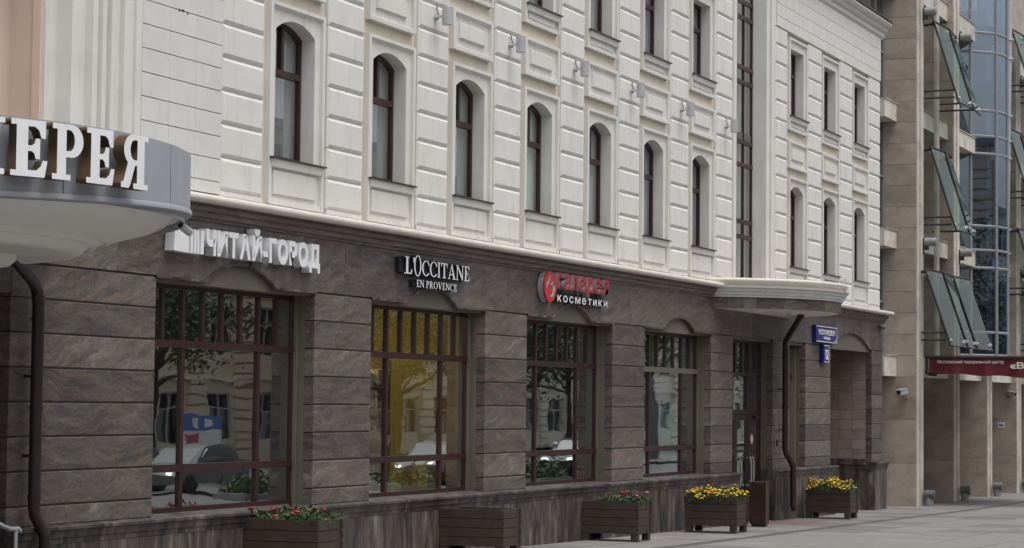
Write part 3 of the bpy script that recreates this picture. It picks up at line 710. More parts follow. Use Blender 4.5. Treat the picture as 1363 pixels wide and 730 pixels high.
# ------------------------------------------------------------------ lettering
def text_mesh(s, bold=0.0, ext=.02):
    cu = bpy.data.curves.new('t', 'FONT'); cu.body = s; cu.size = 1; cu.extrude = ext; cu.offset = bold; cu.resolution_u = 3
    o = bpy.data.objects.new('t', cu); COL.objects.link(o)
    dg = bpy.context.evaluated_depsgraph_get(); me = bpy.data.meshes.new_from_object(o.evaluated_get(dg))
    bpy.data.objects.remove(o); bpy.data.curves.remove(cu); return me
def contour_mesh(conts, ext=.02):
    cu = bpy.data.curves.new('t', 'CURVE'); cu.dimensions = '2D'; cu.fill_mode = 'BOTH'; cu.extrude = ext
    for c in conts:
        sp = cu.splines.new('POLY'); sp.points.add(len(c)-1); sp.use_cyclic_u = True
        for p, (x, y) in zip(sp.points, c): p.co = (x, y, 0, 1)
    o = bpy.data.objects.new('t', cu); COL.objects.link(o)
    dg = bpy.context.evaluated_depsgraph_get(); me = bpy.data.meshes.new_from_object(o.evaluated_get(dg))
    bpy.data.objects.remove(o); bpy.data.curves.remove(cu); return me
def two_tone(me, front, side):
    me.materials.clear(); me.materials.append(MATS[front]); me.materials.append(MATS[side])
    for p in me.polygons: p.material_index = 0 if p.normal.z > .9 else 1
    return me
def bounds(me):
    xs = [v.co.x for v in me.vertices]; ys = [v.co.y for v in me.vertices]; return min(xs), max(xs), min(ys), max(ys)
FACE = Matrix(((1, 0, 0), (0, 0, -1), (0, 1, 0)))           # text on a wall that faces -y
def place_mesh(me, parent, name, M3, off, sx, sy, depth):
    """scale a text mesh (x, y, extrude z in +-ext) and stand it on a wall; depth = thickness"""
    zs = [v.co.z for v in me.vertices]; zr = max(zs)-min(zs) or 1
    for v in me.vertices:
        l = Vector((v.co.x*sx, v.co.y*sy, (v.co.z-min(zs))/zr*depth))
        v.co = M3 @ l
    me.update()
    return link(name, me, parent, off)
def letters(s, parent, x0, x1, zb, cap, y, depth, front, side, bold=.02, gap=.09, name='letter', glyph=None, widths=None):
    """one mesh per letter, laid out between x0 and x1 on the plane y (front face), caps as tall as cap"""
    items = []; x = 0; ref = None
    for ch in s:
        if ch == ' ': x += .30; continue
        if glyph: me = contour_mesh(glyph(ch)); h = 1.0
        else: me = text_mesh(ch, bold); h = .73
        a, c, _, _ = bounds(me); items.append((me, x-a)); x += (c-a)+gap
    tot = x-gap; sx = (x1-x0)/tot; sy = cap/h
    for me, ox in items:
        for v in me.vertices: v.co.x += ox
        two_tone(me, front, side)
        place_mesh(me, parent, name, FACE, (x0, y+depth, zb), sx, sy, depth)
def arc(cx, cy, rx, ry, a0, a1, n=12): return [(cx+rx*math.cos(math.radians(a0+(a1-a0)*i/n)), cy+ry*math.sin(math.radians(a0+(a1-a0)*i/n))) for i in range(n+1)]
def slab_glyph(ch):
    if ch == 'Е': return [[(0, 0), (.80, 0), (.86, .30), (.75, .30), (.70, .19), (.60, .115), (.40, .115), (.40, .45), (.49, .45), (.55, .41), (.58, .32), (.68, .32), (.68, .68), (.58, .68), (.55, .59), (.49, .55), (.40, .55), (.40, .885), (.56, .885), (.65, .83), (.71, .69), (.81, .69), (.81, 1), (0, 1), (0, .9), (.13, .9), (.13, .1), (0, .1)]]
    if ch == 'Р': return [[(0, 0), (.51, 0), (.51, .1), (.38, .1), (.38, .41)]+arc(.52, .705, .33, .295, -90, 90, 14)+[(0, 1), (0, .9), (.13, .9), (.13, .1), (0, .1)], [(.38, .52)]+arc(.46, .71, .15, .19, -90, 90, 10)+[(.38, .90)]]
    if ch == 'Я':
        o = [[(0, 0), (.50, 0), (.50, .1), (.38, .1), (.38, .43), (.45, .43), (.60, .08), (.66, 0), (.92, 0), (.92, .1), (.84, .12), (.70, .47)]+arc(.53, .715, .31, .285, -55, 90, 14)+[(0, 1), (0, .9), (.13, .9), (.13, .1), (0, .1)], [(.38, .53)]+arc(.48, .715, .14, .185, -90, 90, 10)+[(.38, .90)]]
        return [[(.92-x, y) for x, y in c] for c in o]
    if ch == 'Г': return [[(0, 0), (.5, 0), (.5, .1), (.38, .1), (.38, .885), (.56, .885), (.64, .83), (.70, .68), (.80, .68), (.80, 1), (0, 1), (0, .9), (.13, .9), (.13, .1), (0, .1)]]
    if ch == 'Л': return [[(0, 0), (.16, 0), (.30, .2), (.36, .88), (.62, .88), (.62, .1), (.52, .1), (.52, 0), (1.0, 0), (1.0, .1), (.88, .1), (.88, .9), (1.0, .9), (1.0, 1), (.14, 1), (.14, .9), (.24, .9), (.18, .25), (.12, .12), (0, .12)]]
    if ch == 'А': return [[(0, 0), (.32, 0), (.32, .1), (.24, .1), (.28, .24), (.60, .24), (.64, .1), (.55, .1), (.55, 0), (1, 0), (1, .1), (.92, .1), (.60, 1), (.40, 1), (.10, .1), (0, .1)], [(.32, .34), (.57, .34), (.45, .72)]]
def serif_glyph(ch):
    S = {"L": [[(0, 0), (.55, 0), (.60, .30), (.55, .30), (.46, .07), (.28, .07), (.28, .95), (.38, .95), (.38, 1), (.03, 1), (.03, .95), (.13, .95), (.13, .05), (0, .05)]],
         "'": [[(0, .70), (.05, .70), (.14, .88), (.14, 1), (.02, 1), (.02, .88), (.05, .86)]],
         "O": [arc(.42, .5, .42, .51, 0, 354, 28), arc(.42, .5, .28, .46, 0, 354, 28)],
         "C": [arc(.42, .5, .42, .51, 38, 322, 22)+[(.70, .22)]+arc(.42, .5, .28, .45, 318, 42, 22)+[(.70, .68), (.75, .68), (.75, .85)]],
         "I": [[(0, 0), (.32, 0), (.32, .05), (.23, .05), (.23, .95), (.32, .95), (.32, 1), (0, 1), (0, .95), (.09, .95), (.09, .05), (0, .05)]],
         "T": [[(.18, 0), (.52, 0), (.52, .05), (.42, .05), (.42, .93), (.60, .93), (.65, .74), (.70, .74), (.69, 1), (.01, 1), (0, .74), (.05, .74), (.10, .93), (.28, .93), (.28, .05), (.18, .05)]],
         "A": [[(0, 0), (.24, 0), (.24, .05), (.16, .05), (.22, .27), (.53, .27), (.59, .05), (.50, .05), (.50, 0), (.84, 0), (.84, .05), (.76, .05), (.45, 1), (.38, 1), (.08, .05), (0, .05)], [(.24, .34), (.51, .34), (.38, .80)]],
         "N": [[(0, 0), (.24, 0), (.24, .05), (.16, .05), (.16, .80), (.66, 0), (.74, 0), (.74, .95), (.82, .95), (.82, 1), (.58, 1), (.58, .95), (.66, .95), (.66, .28), (.20, 1), (0, 1), (0, .95), (.08, .95), (.08, .05), (0, .05)]],
         "E": [[(0, 0), (.56, 0), (.61, .28), (.56, .28), (.47, .07), (.25, .07), (.25, .48), (.40, .48), (.40, .40), (.44, .40), (.44, .62), (.40, .62), (.40, .54), (.25, .54), (.25, .93), (.44, .93), (.51, .76), (.56, .76), (.54, 1), (0, 1), (0, .95), (.10, .95), (.10, .05), (0, .05)]],
         "P": [[(0, 0), (.36, 0), (.36, .05), (.25, .05), (.25, .44)]+arc(.34, .72, .27, .28, -90, 90, 12)+[(0, 1), (0, .95), (.10, .95), (.10, .05), (0, .05)], [(.25, .51)]+arc(.32, .725, .14, .21, -90, 90, 10)+[(.25, .935)]],
         "R": [[(0, 0), (.34, 0), (.34, .05), (.25, .05), (.25, .45), (.32, .45), (.56, 0), (.76, 0), (.76, .05), (.68, .06), (.46, .47)]+arc(.34, .73, .26, .27, -60, 90, 12)+[(0, 1), (0, .95), (.10, .95), (.10, .05), (0, .05)], [(.25, .52)]+arc(.32, .73, .13, .205, -90, 90, 10)+[(.25, .935)]],
         "V": [[(.36, 0), (.44, 0), (.76, .95), (.83, .95), (.83, 1), (.58, 1), (.58, .95), (.67, .95), (.45, .26), (.22, .95), (.31, .95), (.31, 1), (0, 1), (0, .95), (.07, .95)]]}
    return S[ch]
# curved sign of big slab-serif letters on the grey canopy
SG = thing('letter_sign', 'big white slab-serif letters with gold sides on the grey rounded canopy', 'sign', (EX, EY, 4.15))
SG.location = (0, 0, 0)
for ch, ang, wd in (('Г', -130.4, .34), ('А', -124.3, .40), ('Л', -117.75, .38), ('Е', -111.35, .36), ('Р', -105.4, .335), ('Е', -99.71, .345), ('Я', -92.82, .395)):
    me = two_tone(contour_mesh(slab_glyph(ch)), 'letter_white', 'gold_side')
    a, c, _, _ = bounds(me)
    for v in me.vertices: v.co.x -= (a+c)/2
    o = place_mesh(me, SG, 'letter', FACE, (0, 0, 0), wd/(c-a), .475, .12)
    t = math.radians(ang); o.rotation_euler = (0, 0, t+PI/2); o.location = (EX+(ER+.06)*math.cos(t), EY+(ER+.06)*math.sin(t), 4.17)
    part('letter_stud', B().tube([(0, .06, .1), (0, -.02, .1)], .012, 6), 'black_metal', o)
# bookshop sign
t = thing('bookshop_sign', 'white block-letter bookshop sign with a small open-book emblem over the first window', 'sign', (24.7, 0, 4.1)); t.location = (0, 0, 0)
bk = B()
bx, bz0, bz1, yb, yf = 22.83, 4.10, 4.395, -.02, -.15
bk.prism_y([(bx, bz0), (bx+.34, bz0-.01), (bx+.325, bz1-.01), (bx+.02, bz1)], yf, yb)
for xa, w2, ln in ((.375, .055, .0), (.455, .05, .0), (.53, .045, .012), (.60, .075, -.012)): bk.prism_y([(bx+xa, bz0-.008), (bx+xa+w2, bz0-.012), (bx+xa+w2-ln, bz1-.02), (bx+xa-ln, bz1-.015)], yf, yb)
part('book_emblem', bk, 'letter_white', t)
letters('ЧИТАЙ-ГОРОД', t, 23.57, 26.47, 4.108, .285, -.15, .12, 'letter_white', 'letter_white', .045, .10)
part('mounting_frame', B().box(22.9, 26.4, -.028, -.005, 4.18, 4.20).box(22.9, 26.4, -.028, -.005, 4.32, 4.34).tube([(24.86, -.02, 4.12), (24.86, -.03, 4.03), (24.80, -.03, 4.02)], .014, 6), 'black_metal', t)
# cosmetics sign with serif letters on dark backing boxes
t = thing('serif_sign', 'two-line white serif shop sign with dark navy sides over the second window', 'sign', (0, 0, 0))
letters("L'", t, 29.08, 29.42, 4.185, .245, -.12, .115, 'letter_white', 'navy_side', gap=.04, glyph=serif_glyph)
letters('O', t, 29.40, 29.64, 4.165, .305, -.12, .115, 'letter_white', 'navy_side', glyph=serif_glyph)
letters('CCITANE', t, 29.665, 31.34, 4.185, .225, -.12, .115, 'letter_white', 'navy_side', gap=.06, glyph=serif_glyph)
letters('EN PROVENCE', t, 29.49, 30.88, 4.01, .105, -.12, .115, 'letter_white', 'navy_side', gap=.10, glyph=serif_glyph)
part('backing_box', B().box(29.0, 31.33, -.075, -.006, 4.20, 4.42).box(29.45, 30.88, -.075, -.006, 4.02, 4.11), 'navy_side', t)
# red and white sign with a round emblem
t = thing('red_sign', 'red lettering with a round red emblem and white second line over the third window', 'sign', (0, 0, 0))
ex, ez, er = 34.52, 4.275, .262
rim = []
for i in range(40):
    a = 2*PI*i/40; r_ = er*(1 if i % 8 else .93); rim.append((ex+r_*math.cos(a), ez+r_*math.sin(a)))
em = part('round_emblem', B().prism_y(rim, -.15, -.118, 0).prism_y([(ex+(x-ex)*.97, ez+(z-ez)*.97) for x, z in rim], -.118, -.02, 1), ['letter_red', 'letter_grey_side'], t)
def crescent(cx, cz, r, w, a0, a1, n=12):
    b = B(); P = []; Q = []
    for i in range(n+1):
        a = math.radians(a0+(a1-a0)*i/n); ww = w*math.sin(PI*(i+.35)/(n+.7))
        P.append((cx+(r+ww/2)*math.cos(a), cz+(r+ww/2)*math.sin(a))); Q.append((cx+(r-ww/2)*math.cos(a), cz+(r-ww/2)*math.sin(a)))
    for i in range(n): b.prism_y([P[i], P[i+1], Q[i+1], Q[i]], -.156, -.15)
    return b
for q in ((ex+.02, ez+.12, .075, .05, 110, 330), (ex-.07, ez-.02, .10, .05, 30, 190), (ex+.02, ez-.06, .10, .055, -120, 70), (ex+.10, ez-.03, .07, .04, -70, 60)):
    part('petal', crescent(*q), 'letter_grey_side', em)
letters('галерея', t, 34.86, 37.26, 4.275, .33, -.14, .12, 'letter_red', 'letter_grey_side', .022, .13)
letters('косметики', t, 34.90, 37.23, 4.05, .145, -.12, .02, 'letter_white', 'navy_side', .012, .22)
for i in range(9): part('letter_box', B().box(34.88+.263*i, 34.88+.263*i+.215, -.10, -.01, 4.045, 4.165), 'navy_side', t)
part('mounting_frame', B().box(34.7, 37.2, -.03, -.006, 4.20, 4.22).box(36.9, 36.95, -.05, -.02, 4.1, 4.3), 'black_metal', t)
part('spotlight_wire', B().tube([(36.0, -.03, 4.28), (36.02, -.05, 4.15)], .008, 5), 'steel', t)
# street name plate and house number
t = thing('street_name_sign', 'dark blue light-box street sign with white rim on the granite frieze', 'sign', (0, 0, 0))
sb = B().box(50.80, 52.62, -.10, -.006, 3.835, 4.24, 1); sb.box(50.805, 52.615, -.112, -.1002, 3.84, 4.235, 0)
part('light_box', sb, ['sign_blue', 'sign_blue_side'], t)
part('rim', B().box(50.82, 52.60, -.1165, -.112, 4.205, 4.222).box(50.82, 52.60, -.1165, -.112, 3.852, 3.869).box(52.585, 52.602, -.1165, -.112, 3.869, 4.205), 'letter_white', t)
letters('М.СУХАРЕВСКАЯ', t, 51.02, 52.42, 4.02, .125, -.118, .006, 'text_cream', 'text_cream', .01, .07)
letters('ПЛОЩАДЬ', t, 51.42, 52.02, 3.92, .06, -.118, .006, 'letter_white', 'letter_white', .005, .08)
letters('>', t, 52.42, 52.54, 3.88, .07, -.118, .006, 'letter_white', 'letter_white', .02)
t = thing('house_number_sign', 'small blue light-box with the white number 12 under the street sign', 'sign', (0, 0, 0))
sb = B().box(51.45, 51.93, -.10, -.006, 3.37, 3.80, 1); sb.box(51.455, 51.925, -.112, -.1002, 3.375, 3.795, 0)
part('light_box', sb, ['sign_blue', 'sign_blue_side'], t)
part('rim', B().box(51.47, 51.91, -.1165, -.112, 3.768, 3.783).box(51.47, 51.91, -.1165, -.112, 3.387, 3.402).box(51.895, 51.911, -.1165, -.112, 3.402, 3.768), 'letter_white', t)
letters('12', t, 51.60, 51.84, 3.46, .23, -.118, .006, 'letter_white', 'letter_white', .03, .1)
# ------------------------------------------------------------------ wall lamps on the piers
def lamp_thing(x, label):
    L = thing('wall_lamp', label, 'lamp', (x, 0, 8.10), 0, 'grey wall lamps on the white piers')
    part('lamp_shade', B().tube([(0, -.20, -.135), (0, -.20, -.13), (0, -.20, .13), (0, -.20, .135)], [.070, .077, .077, .070], 18), 'lamp_grey', L, smooth=True)
    part('bracket', B().tube([(0, -.11, 0), (0, -.035, 0)], .022, 8).tube([(0, -.035, .0), (0, -.02, 0), (0, .0, 0)], [.05, .05, .04], 10), 'steel', L)
    part('cable', B().tube([(0, -.035, -.05), (0, -.06, -.02), (0, -.055, .05), (0, -.03, .09), (.0, -.035, .14), (0, -.015, .19)], .012, 6), 'grey_paint', L)
    return L
LB = ['grey cylinder wall lamp on the pier between the second and third bays', 'grey cylinder wall lamp on the pier over the red emblem sign', 'grey cylinder wall lamp on the third lit pier from the left',
      'grey cylinder wall lamp, fourth from the left on the piers', 'grey cylinder wall lamp on the pier left of the last bay', 'grey cylinder wall lamp, last one beside the tall stair window']
LB[2] = 'grey cylinder wall lamp, third from the left on the piers'
for i in range(6): lamp_thing(24.65+2.8*(i+2), LB[i])
# ------------------------------------------------------------------ rainwater pipes
t = thing('downpipe', 'dark brown rainwater pipe bent under the big grey canopy at the left', 'drainpipe', (20.15, -.15, .1), 0, 'rainwater downpipes'); t.location = (0, 0, 0)
part('pipe', B().tube([(18.95, -.62, 3.84), (19.03, -.58, 3.80), (19.98, -.20, 3.56), (20.11, -.15, 3.48), (20.14, -.15, 3.35), (20.14, -.15, 1.16), (20.15, -.16, 1.08), (20.21, -.23, .92), (20.22, -.245, .84), (20.22, -.245, .25)], .066, 14), 'pipe_brown', t, smooth=True)
for z in (3.15, 2.2, 1.25): part('pipe_collar', B().tube([(20.14, -.15, z), (20.14, -.15, z+.05)], .074, 14), 'pipe_brown', t)
part('pipe_bracket', B().box(20.12, 20.16, -.15, .0, 2.55, 2.58).box(20.12, 20.16, -.15, 0, 1.7, 1.73), 'pipe_brown', t)
t = thing('downpipe', 'dark brown rainwater pipe bent under the small canopy beside the door', 'drainpipe', (0, 0, 0), 0, 'rainwater downpipes')
part('pipe', B().tube([(47.0, -.85, 4.30), (47.05, -.80, 4.24), (48.08, -.20, 3.80), (48.16, -.15, 3.70), (48.17, -.15, 3.55), (48.17, -.15, 1.40), (48.19, -.17, 1.30), (48.31, -.28, 1.06), (48.32, -.29, .98), (48.32, -.29, .16), (48.34, -.33, .05)], .068, 14), 'pipe_brown', t, smooth=True)
for z in (3.5, 2.3, 1.42): part('pipe_collar', B().tube([(48.17, -.15, z), (48.17, -.15, z+.06)], .076, 14), 'pipe_brown', t)
part('pipe_bracket', B().box(48.15, 48.19, -.15, 0, 2.7, 2.73).box(48.15, 48.19, -.15, 0, 1.8, 1.83), 'pipe_brown', t)
# ------------------------------------------------------------------ security cameras
def cctv(loc, yaw, pitch, label, s=1.0):
    c = thing('security_camera', label, 'camera', loc, yaw, 'security cameras on the walls')
    b = B().box(-.055*s, .055*s, -.30*s, .05*s, -.05*s, .05*s).box(-.065*s, .065*s, -.33*s, .0, .05*s, .062*s)
    o = part('housing', b, 'lamp_grey', c); o.rotation_euler = (pitch, 0, 0)
    g = part('lens', B().tube([(0, -.302*s, 0), (0, -.31*s, 0)], .042*s, 12), 'black_metal', o)
    part('bracket', B().tube([(0, -.06*s, -.05*s), (0, -.03*s, -.12*s), (0, .12*s, -.14*s), (0, .16*s, -.14*s)], .02*s, 8).box(-.05*s, .05*s, .16*s, .18*s, -.2*s, -.08*s), 'grey_paint', c)
    return c
c = thing('security_camera', 'small white camera hanging below the rim of the grey canopy', 'camera', (18.86, -2.72, 4.10), 0, 'security cameras on the walls')
o = part('housing', B().tube([(0, 0, 0), (.01, .0, 0), (.20, .02, -.05), (.205, .02, -.052)], [.03, .04, .04, .035], 12), 'lamp_grey', c, (-.10, -.04, -.08), smooth=True)
part('lens', B().tube([(-.008, 0, .002), (-.002, 0, .001)], .028, 10), 'black_metal', o)
part('bracket', B().tube([(-.02, .0, .02), (-.03, -.01, -.04), (.0, -.03, -.09)], .022, 8), 'lamp_grey', c)
cctv((57.15, -.02, 4.42), -.9, .2, 'small camera under the stone cornice over the portal', .8)
cctv((59.93, .0, 2.78), -PI/2-.2, .12, 'grey box camera on the first limestone fin beside the granite corner', 1.3)
cctv((74.1, .0, 2.85), -PI/2+.9, .1, 'grey camera on the limestone fin at the right, above a small notice', 1.2)
# ------------------------------------------------------------------ small things by the door
t = thing('door_intercom', 'grey intercom panel with a keypad on the granite pilaster beside the door', 'intercom', (47.95, -.02, 1.55)); t.location = (0, 0, 0)
part('panel', B().slab(47.80, 48.06, -.03, -.003, 1.30, 1.72, .008), 'plaque_grey', t)
part('keypad', B().box(47.86, 48.0, -.036, -.0302, 1.46, 1.60), 'black_metal', t)
t = thing('wall_plaque', 'small grey nameplate on the granite pilaster above the intercom', 'plaque', (0, 0, 0))
part('plate', B().slab(47.80, 48.06, -.02, -.003, 1.80, 2.12, .006), 'plaque_grey', t)
t = thing('waste_bin', 'tall dark brown bin standing beside the shop door behind the planter', 'bin', (44.02, -.84, gz(44.2)))
b = B().box(-.11, .11, -.17, .17, .06, .88).box(-.12, .12, -.18, .18, .88, .91)
part('body', b, 'planter_wood', t); part('foot', B().box(-.09, .09, -.14, .14, 0, .06), 'black_metal', t)
part('shade_sheet', B().box(-.122, -.1105, -.165, .165, .08, .87), 'door_wood', t)  # darker sheet on the left face: doorway shade put into the colour
t = thing('handrail', 'steel handrail sloping down beside the entrance steps at the lower left', 'handrail', (19.6, -.62, .2)); t.location = (0, 0, 0)
part('rail', B().tube([(17.9, -.6, 1.42), (18.98, -.6, 1.035), (19.10, -.6, 1.0), (19.24, -.6, 1.0), (19.27, -.6, .97)], .026, 10), 'steel', t, smooth=True)
part('post', B().tube([(19.20, -.6, 1.0), (19.20, -.6, .2)], .022, 10).tube([(18.2, -.6, 1.3), (18.2, -.6, .4)], .022, 10), 'steel', t, smooth=True)
t = thing('door_decal', 'white two-line lettering stuck to the glass above the shop door', 'sticker', (0, 0, 0))
letters('ЧИТАЙ', t, 45.02, 45.66, 2.74, .10, .2955, .003, 'letter_white', 'letter_white', .02, .06)
letters('ГОРОД', t, 45.02, 45.66, 2.58, .10, .2955, .003, 'letter_white', 'letter_white', .02, .06)
# ------------------------------------------------------------------ planters
def make_planter(label):
    p = thing('planter', label, 'planter', (0, 0, 0), 0, 'dark brown timber planters along the wall')
    LX, LY, H0, BH, T = .70, 1.02, .125, .137, .045
    for k in range(4):
        z0, z1 = H0+k*BH+.004, H0+(k+1)*BH-.004; e = .012 if k % 2 else 0
        for (x0, x1, y0, y1) in ((0, T, -e, LY+e), (LX-T, LX, -e, LY+e), (T+.001-e*0, LX-T-.001, .012, .012+T), (T+.001, LX-T-.001, LY-.012-T, LY-.012)):
            part('board', B().box(x0, x1, y0, y1, z0, z1), 'planter_wood', p)
        for (x, y) in ((T*.5, -.014), (LX-T*.5, -.014)): 
            part('board_end', B().box(x-.016, x+.016, y, y+.012, z0+.035, z1-.035), 'planter_wood', p)
    for (x0, y0) in ((.004, .01), (LX-.124, .01), (.004, LY-.13), (LX-.124, LY-.13)): part('leg', B().box(x0, x0+.12, y0, y0+.12, 0, H0+.003), 'planter_wood', p)
    part('soil', B().box(T, LX-T, T+.012, LY-T-.012, .52, .60), 'soil', p)
    return p
PL = [(24.66, -1.14, 'timber planter with red geraniums, nearest to the first shop window'), (30.42, -1.12, 'empty timber planter without flowers below the second shop window'),
      (36.15, -1.12, 'timber planter with sparse red flowers below the third pier'), (40.55, -1.46, 'timber planter full of yellow marigolds beside the door bin'), (49.35, -1.30, 'timber planter of yellow marigolds by the downpipe, farthest along the wall')]
P0 = make_planter(PL[0][2])
PLN = []
for i, (x, y, lb_) in enumerate(PL):
    o = P0 if i == 0 else copy_tree(P0)
    o.location = (x, y, gz(x)+.004); o['label'] = lb_; o.rotation_euler.z = rnd.uniform(-.015, .015); PLN.append(o)
def leaf_cloud(n, size, fn):
    b = B()
    for _ in range(n):
        p = Vector(fn()); s = size*rnd.uniform(.6, 1.4)
        u = Vector((rnd.gauss(0, 1), rnd.gauss(0, 1), rnd.gauss(0, .8))).normalized(); v = u.orthogonal().normalized(); q = u.cross(v)
        a = rnd.uniform(0, 2*PI); d = v*math.cos(a)+q*math.sin(a); e = u.cross(d)
        b.add([p-d*s, p+e*s*.45+u*s*.12, p+d*s, p-e*s*.45+u*s*.12], [(0, 1, 2, 3)])
    return b
def blossoms(pts, r, k=7):
    b = B()
    for p in pts:
        p = Vector(p); s = r*rnd.uniform(.7, 1.2); c = [p+Vector((0, 0, s*.55))]; vs = list(c)
        for j in range(k): a = 2*PI*j/k; vs.append(p+Vector((math.cos(a)*s, math.sin(a)*s, rnd.uniform(-.1, .25)*s)))
        for j in range(k): a = 2*PI*j/k+.4; vs.append(p+Vector((math.cos(a)*s*.7, math.sin(a)*s*.7, -s*.5)))
        b.add(vs, [(0, 1+j, 1+(j+1) % k) for j in range(k)]+[(1+j, 1+k+j, 1+k+(j+1) % k, 1+(j+1) % k) for j in range(k)])
    return b
def plant(i, name, label, cat, n, h, petals, nb, y0=.1, y1=.92, fr=.033, spread=.05, leaf='leaf_green'):
    p = PLN[i]; t = thing(name, label, cat, (p.location.x, p.location.y, p.location.z+.60), 0, 'flowers growing in the planters')
    def top(x, y): return h*(.62+.38*math.sin(x*9+i*2)*math.sin(y*7+i)+rnd.uniform(-.12, .12))
    def fn():
        x, y = rnd.uniform(.05-spread, .65+spread), rnd.uniform(y0-.05, y1+.05); return (x, y, rnd.uniform(-.02, 1)*top(x, y))
    part('foliage', leaf_cloud(n, .036, fn), leaf, t, fix=False)['kind'] = 'stuff'
    st = B()
    for m, c_ in petals:
        P = []
        for _ in range(int(nb*c_)):
            x, y = rnd.uniform(.02-spread, .68+spread), rnd.uniform(y0-.06, y1+.06); z = top(x, y)*rnd.uniform(.85, 1.15); P.append((x, y, z))
            st.tube([(x, y, 0), (x, y, z)], .004, 4, caps=False)
        part('blossoms', blossoms(P, fr), m, t, fix=False)['kind'] = 'stuff'
    part('stems', st, 'leaf_green', t, fix=False)['kind'] = 'stuff'
plant(0, 'geraniums', 'red geraniums with green leaves in the nearest planter', 'flowers', 900, .24, (('petal_red', 1),), 19, .06, .96, .045)
plant(2, 'geraniums', 'sparse red and pink geraniums in the planter below the third pier', 'flowers', 520, .24, (('petal_red', .6), ('petal_pink', .5)), 12, .05, .62, .042)
plant(3, 'marigolds', 'yellow marigolds with a few orange ones in the planter before the door', 'flowers', 1100, .24, (('petal_yellow', .85), ('petal_orange', .15)), 190, .05, .97, .028, .12)
plant(4, 'marigolds', 'yellow marigolds with a few orange ones in the farthest planter', 'flowers', 1100, .26, (('petal_yellow', .85), ('petal_orange', .15)), 190, .05, .97, .028, .10)
# ------------------------------------------------------------------ limestone office building on the right
OB = thing('office_building', 'beige limestone office building with deep stone fins and a blue glass stair tower', 'building', (0, 0, 0))
FIN = [(60.05, 60.80), (64.65, 65.37), (69.36, 70.05), (74.10, 74.80), (78.75, 79.45), (83.40, 84.1)]
ZJ = [-.6, .84, 2.02, 3.17]+[3.17+.5757*k for k in range(1, 21)]
for i, (a, c) in enumerate(FIN):
    zs = ZJ if i < 4 else ZJ[::2]+[ZJ[-1]]
    for z0, z1 in zip(zs[:-1], zs[1:]):
        box_part('stone_slab', 'limestone', OB, a, c, -.27, 1.75, z0+.005, z1-.005)
    part('fin_core', B().box(a+.015, c-.015, -.255, 1.74, -.6, 14.6), 'portal_tile', OB)
    part('fin_edge', B().box(a-.004, a+.27, -.305, -.271, -.5, 14.6).box(a+.41, c+.004, -.305, -.271, -.5, 14.6), 'limestone_edge', OB)
BZ = [(3.18, 3.72), (6.64, 7.10), (10.10, 10.57), (13.56, 14.05)]
gaps = [(57.2, 60.05, .26)]+[(FIN[i][1], FIN[i+1][0], -.12) for i in range(5)]
for i, (a, c, y) in enumerate(gaps):
    for (z0, z1) in BZ:
        if i == 0: a2 = 58.72
        else: a2 = a
        o = part('spandrel_beam', B().box(a2+.002, c-.002, y, y+.34, z0, z1), 'limestone_pale', OB)
        part('coping', B().box(a2+.002, c-.002, y-.025, y+.34, z1+.002, z1+.035), 'limestone', o)
    yb = .62 if i == 0 else .95
    wn = B()
    for z in [z for p in BZ for z in (p[0]-.02, p[1]+.04)]+[5.2, 8.6, 12.0]: wn.box(a+.01, c-.01, yb-.03, yb+.06, z-.03, z+.03)
    for k in range(4): xx = a+.06+(c-a-.12)*k/3; wn.box(xx-.04, xx+.04, yb-.035, yb+.06, 3.2, 14.6)
    f = part('office_window', wn, 'grey_paint', OB)
    part('pane', B().box(a+.02, c-.02, yb+.01, yb+.022, 3.2, 14.6), 'dark_glass', f)
    part('interior_wall', B().box(a+.02, c-.02, yb+1.6, yb+1.7, 3, 14.6).box(a+.02, c-.02, yb+.03, yb+1.6, 3.2, 3.3).box(a+.02, c-.02, yb+.03, yb+1.6, 6.8, 6.9).box(a+.02, c-.02, yb+.03, yb+1.6, 10.3, 10.4), 'interior_grey', OB)
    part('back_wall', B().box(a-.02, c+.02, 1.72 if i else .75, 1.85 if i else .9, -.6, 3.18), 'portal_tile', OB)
    if i == 1 or i > 3: part('post', B().box((a+c)/2+.33-.17, (a+c)/2+.33+.17, -.20, -.122, 3.72, 14.6), 'limestone_edge', OB)
part('upper_storeys', B().box(57.2, 90, 1.76, 6, 3, 14.7).box(57.2, 90, 2.4, 20, 14.7, 19), 'limestone', OB)
# glass stair tower, faceted
TX, TY, TR = 69.75, .80, 1.62
ang = [PI*.98+PI*.93*i/5 for i in range(6)]
TV = [(TX+TR*math.cos(a), TY+TR*math.sin(a)) for a in ang]
RZ = [3.95, 4.65, 6.62, 7.16, 7.90, 10.12, 10.66, 11.45, 13.25, 13.85, 15.4]
fr = B()
for (x, y) in TV: fr.tube([(x, y, 3.9), (x, y, 15.4)], .055, 8)
for z in RZ[:-1]:
    for p, q in zip(TV[:-1], TV[1:]): fr.tube([(*p, z), (*q, z)], .045, 6)
TW = part('stair_tower', fr, 'grey_paint', OB)
for p, q in zip(TV[:-1], TV[1:]):
    d = Vector((q[0]-p[0], q[1]-p[1])).normalized()*.05; nn = Vector((d.y, -d.x)).normalized()*.006
    for z0, z1 in zip(RZ[:-1], RZ[1:]):
        A = (p[0]+d.x, p[1]+d.y); C_ = (q[0]-d.x, q[1]-d.y)
        part('pane', B().prism_z([(A[0]-nn.x, A[1]-nn.y), (C_[0]-nn.x, C_[1]-nn.y), (C_[0]+nn.x, C_[1]+nn.y), (A[0]+nn.x, A[1]+nn.y)], z0+.04, z1-.04), 'blue_glass', TW)
part('stair_core', B().tube([(TX+.1, TY+.4, 3.9), (TX+.1, TY+.4, 15)], .40, 14), 'limestone_pale', TW)
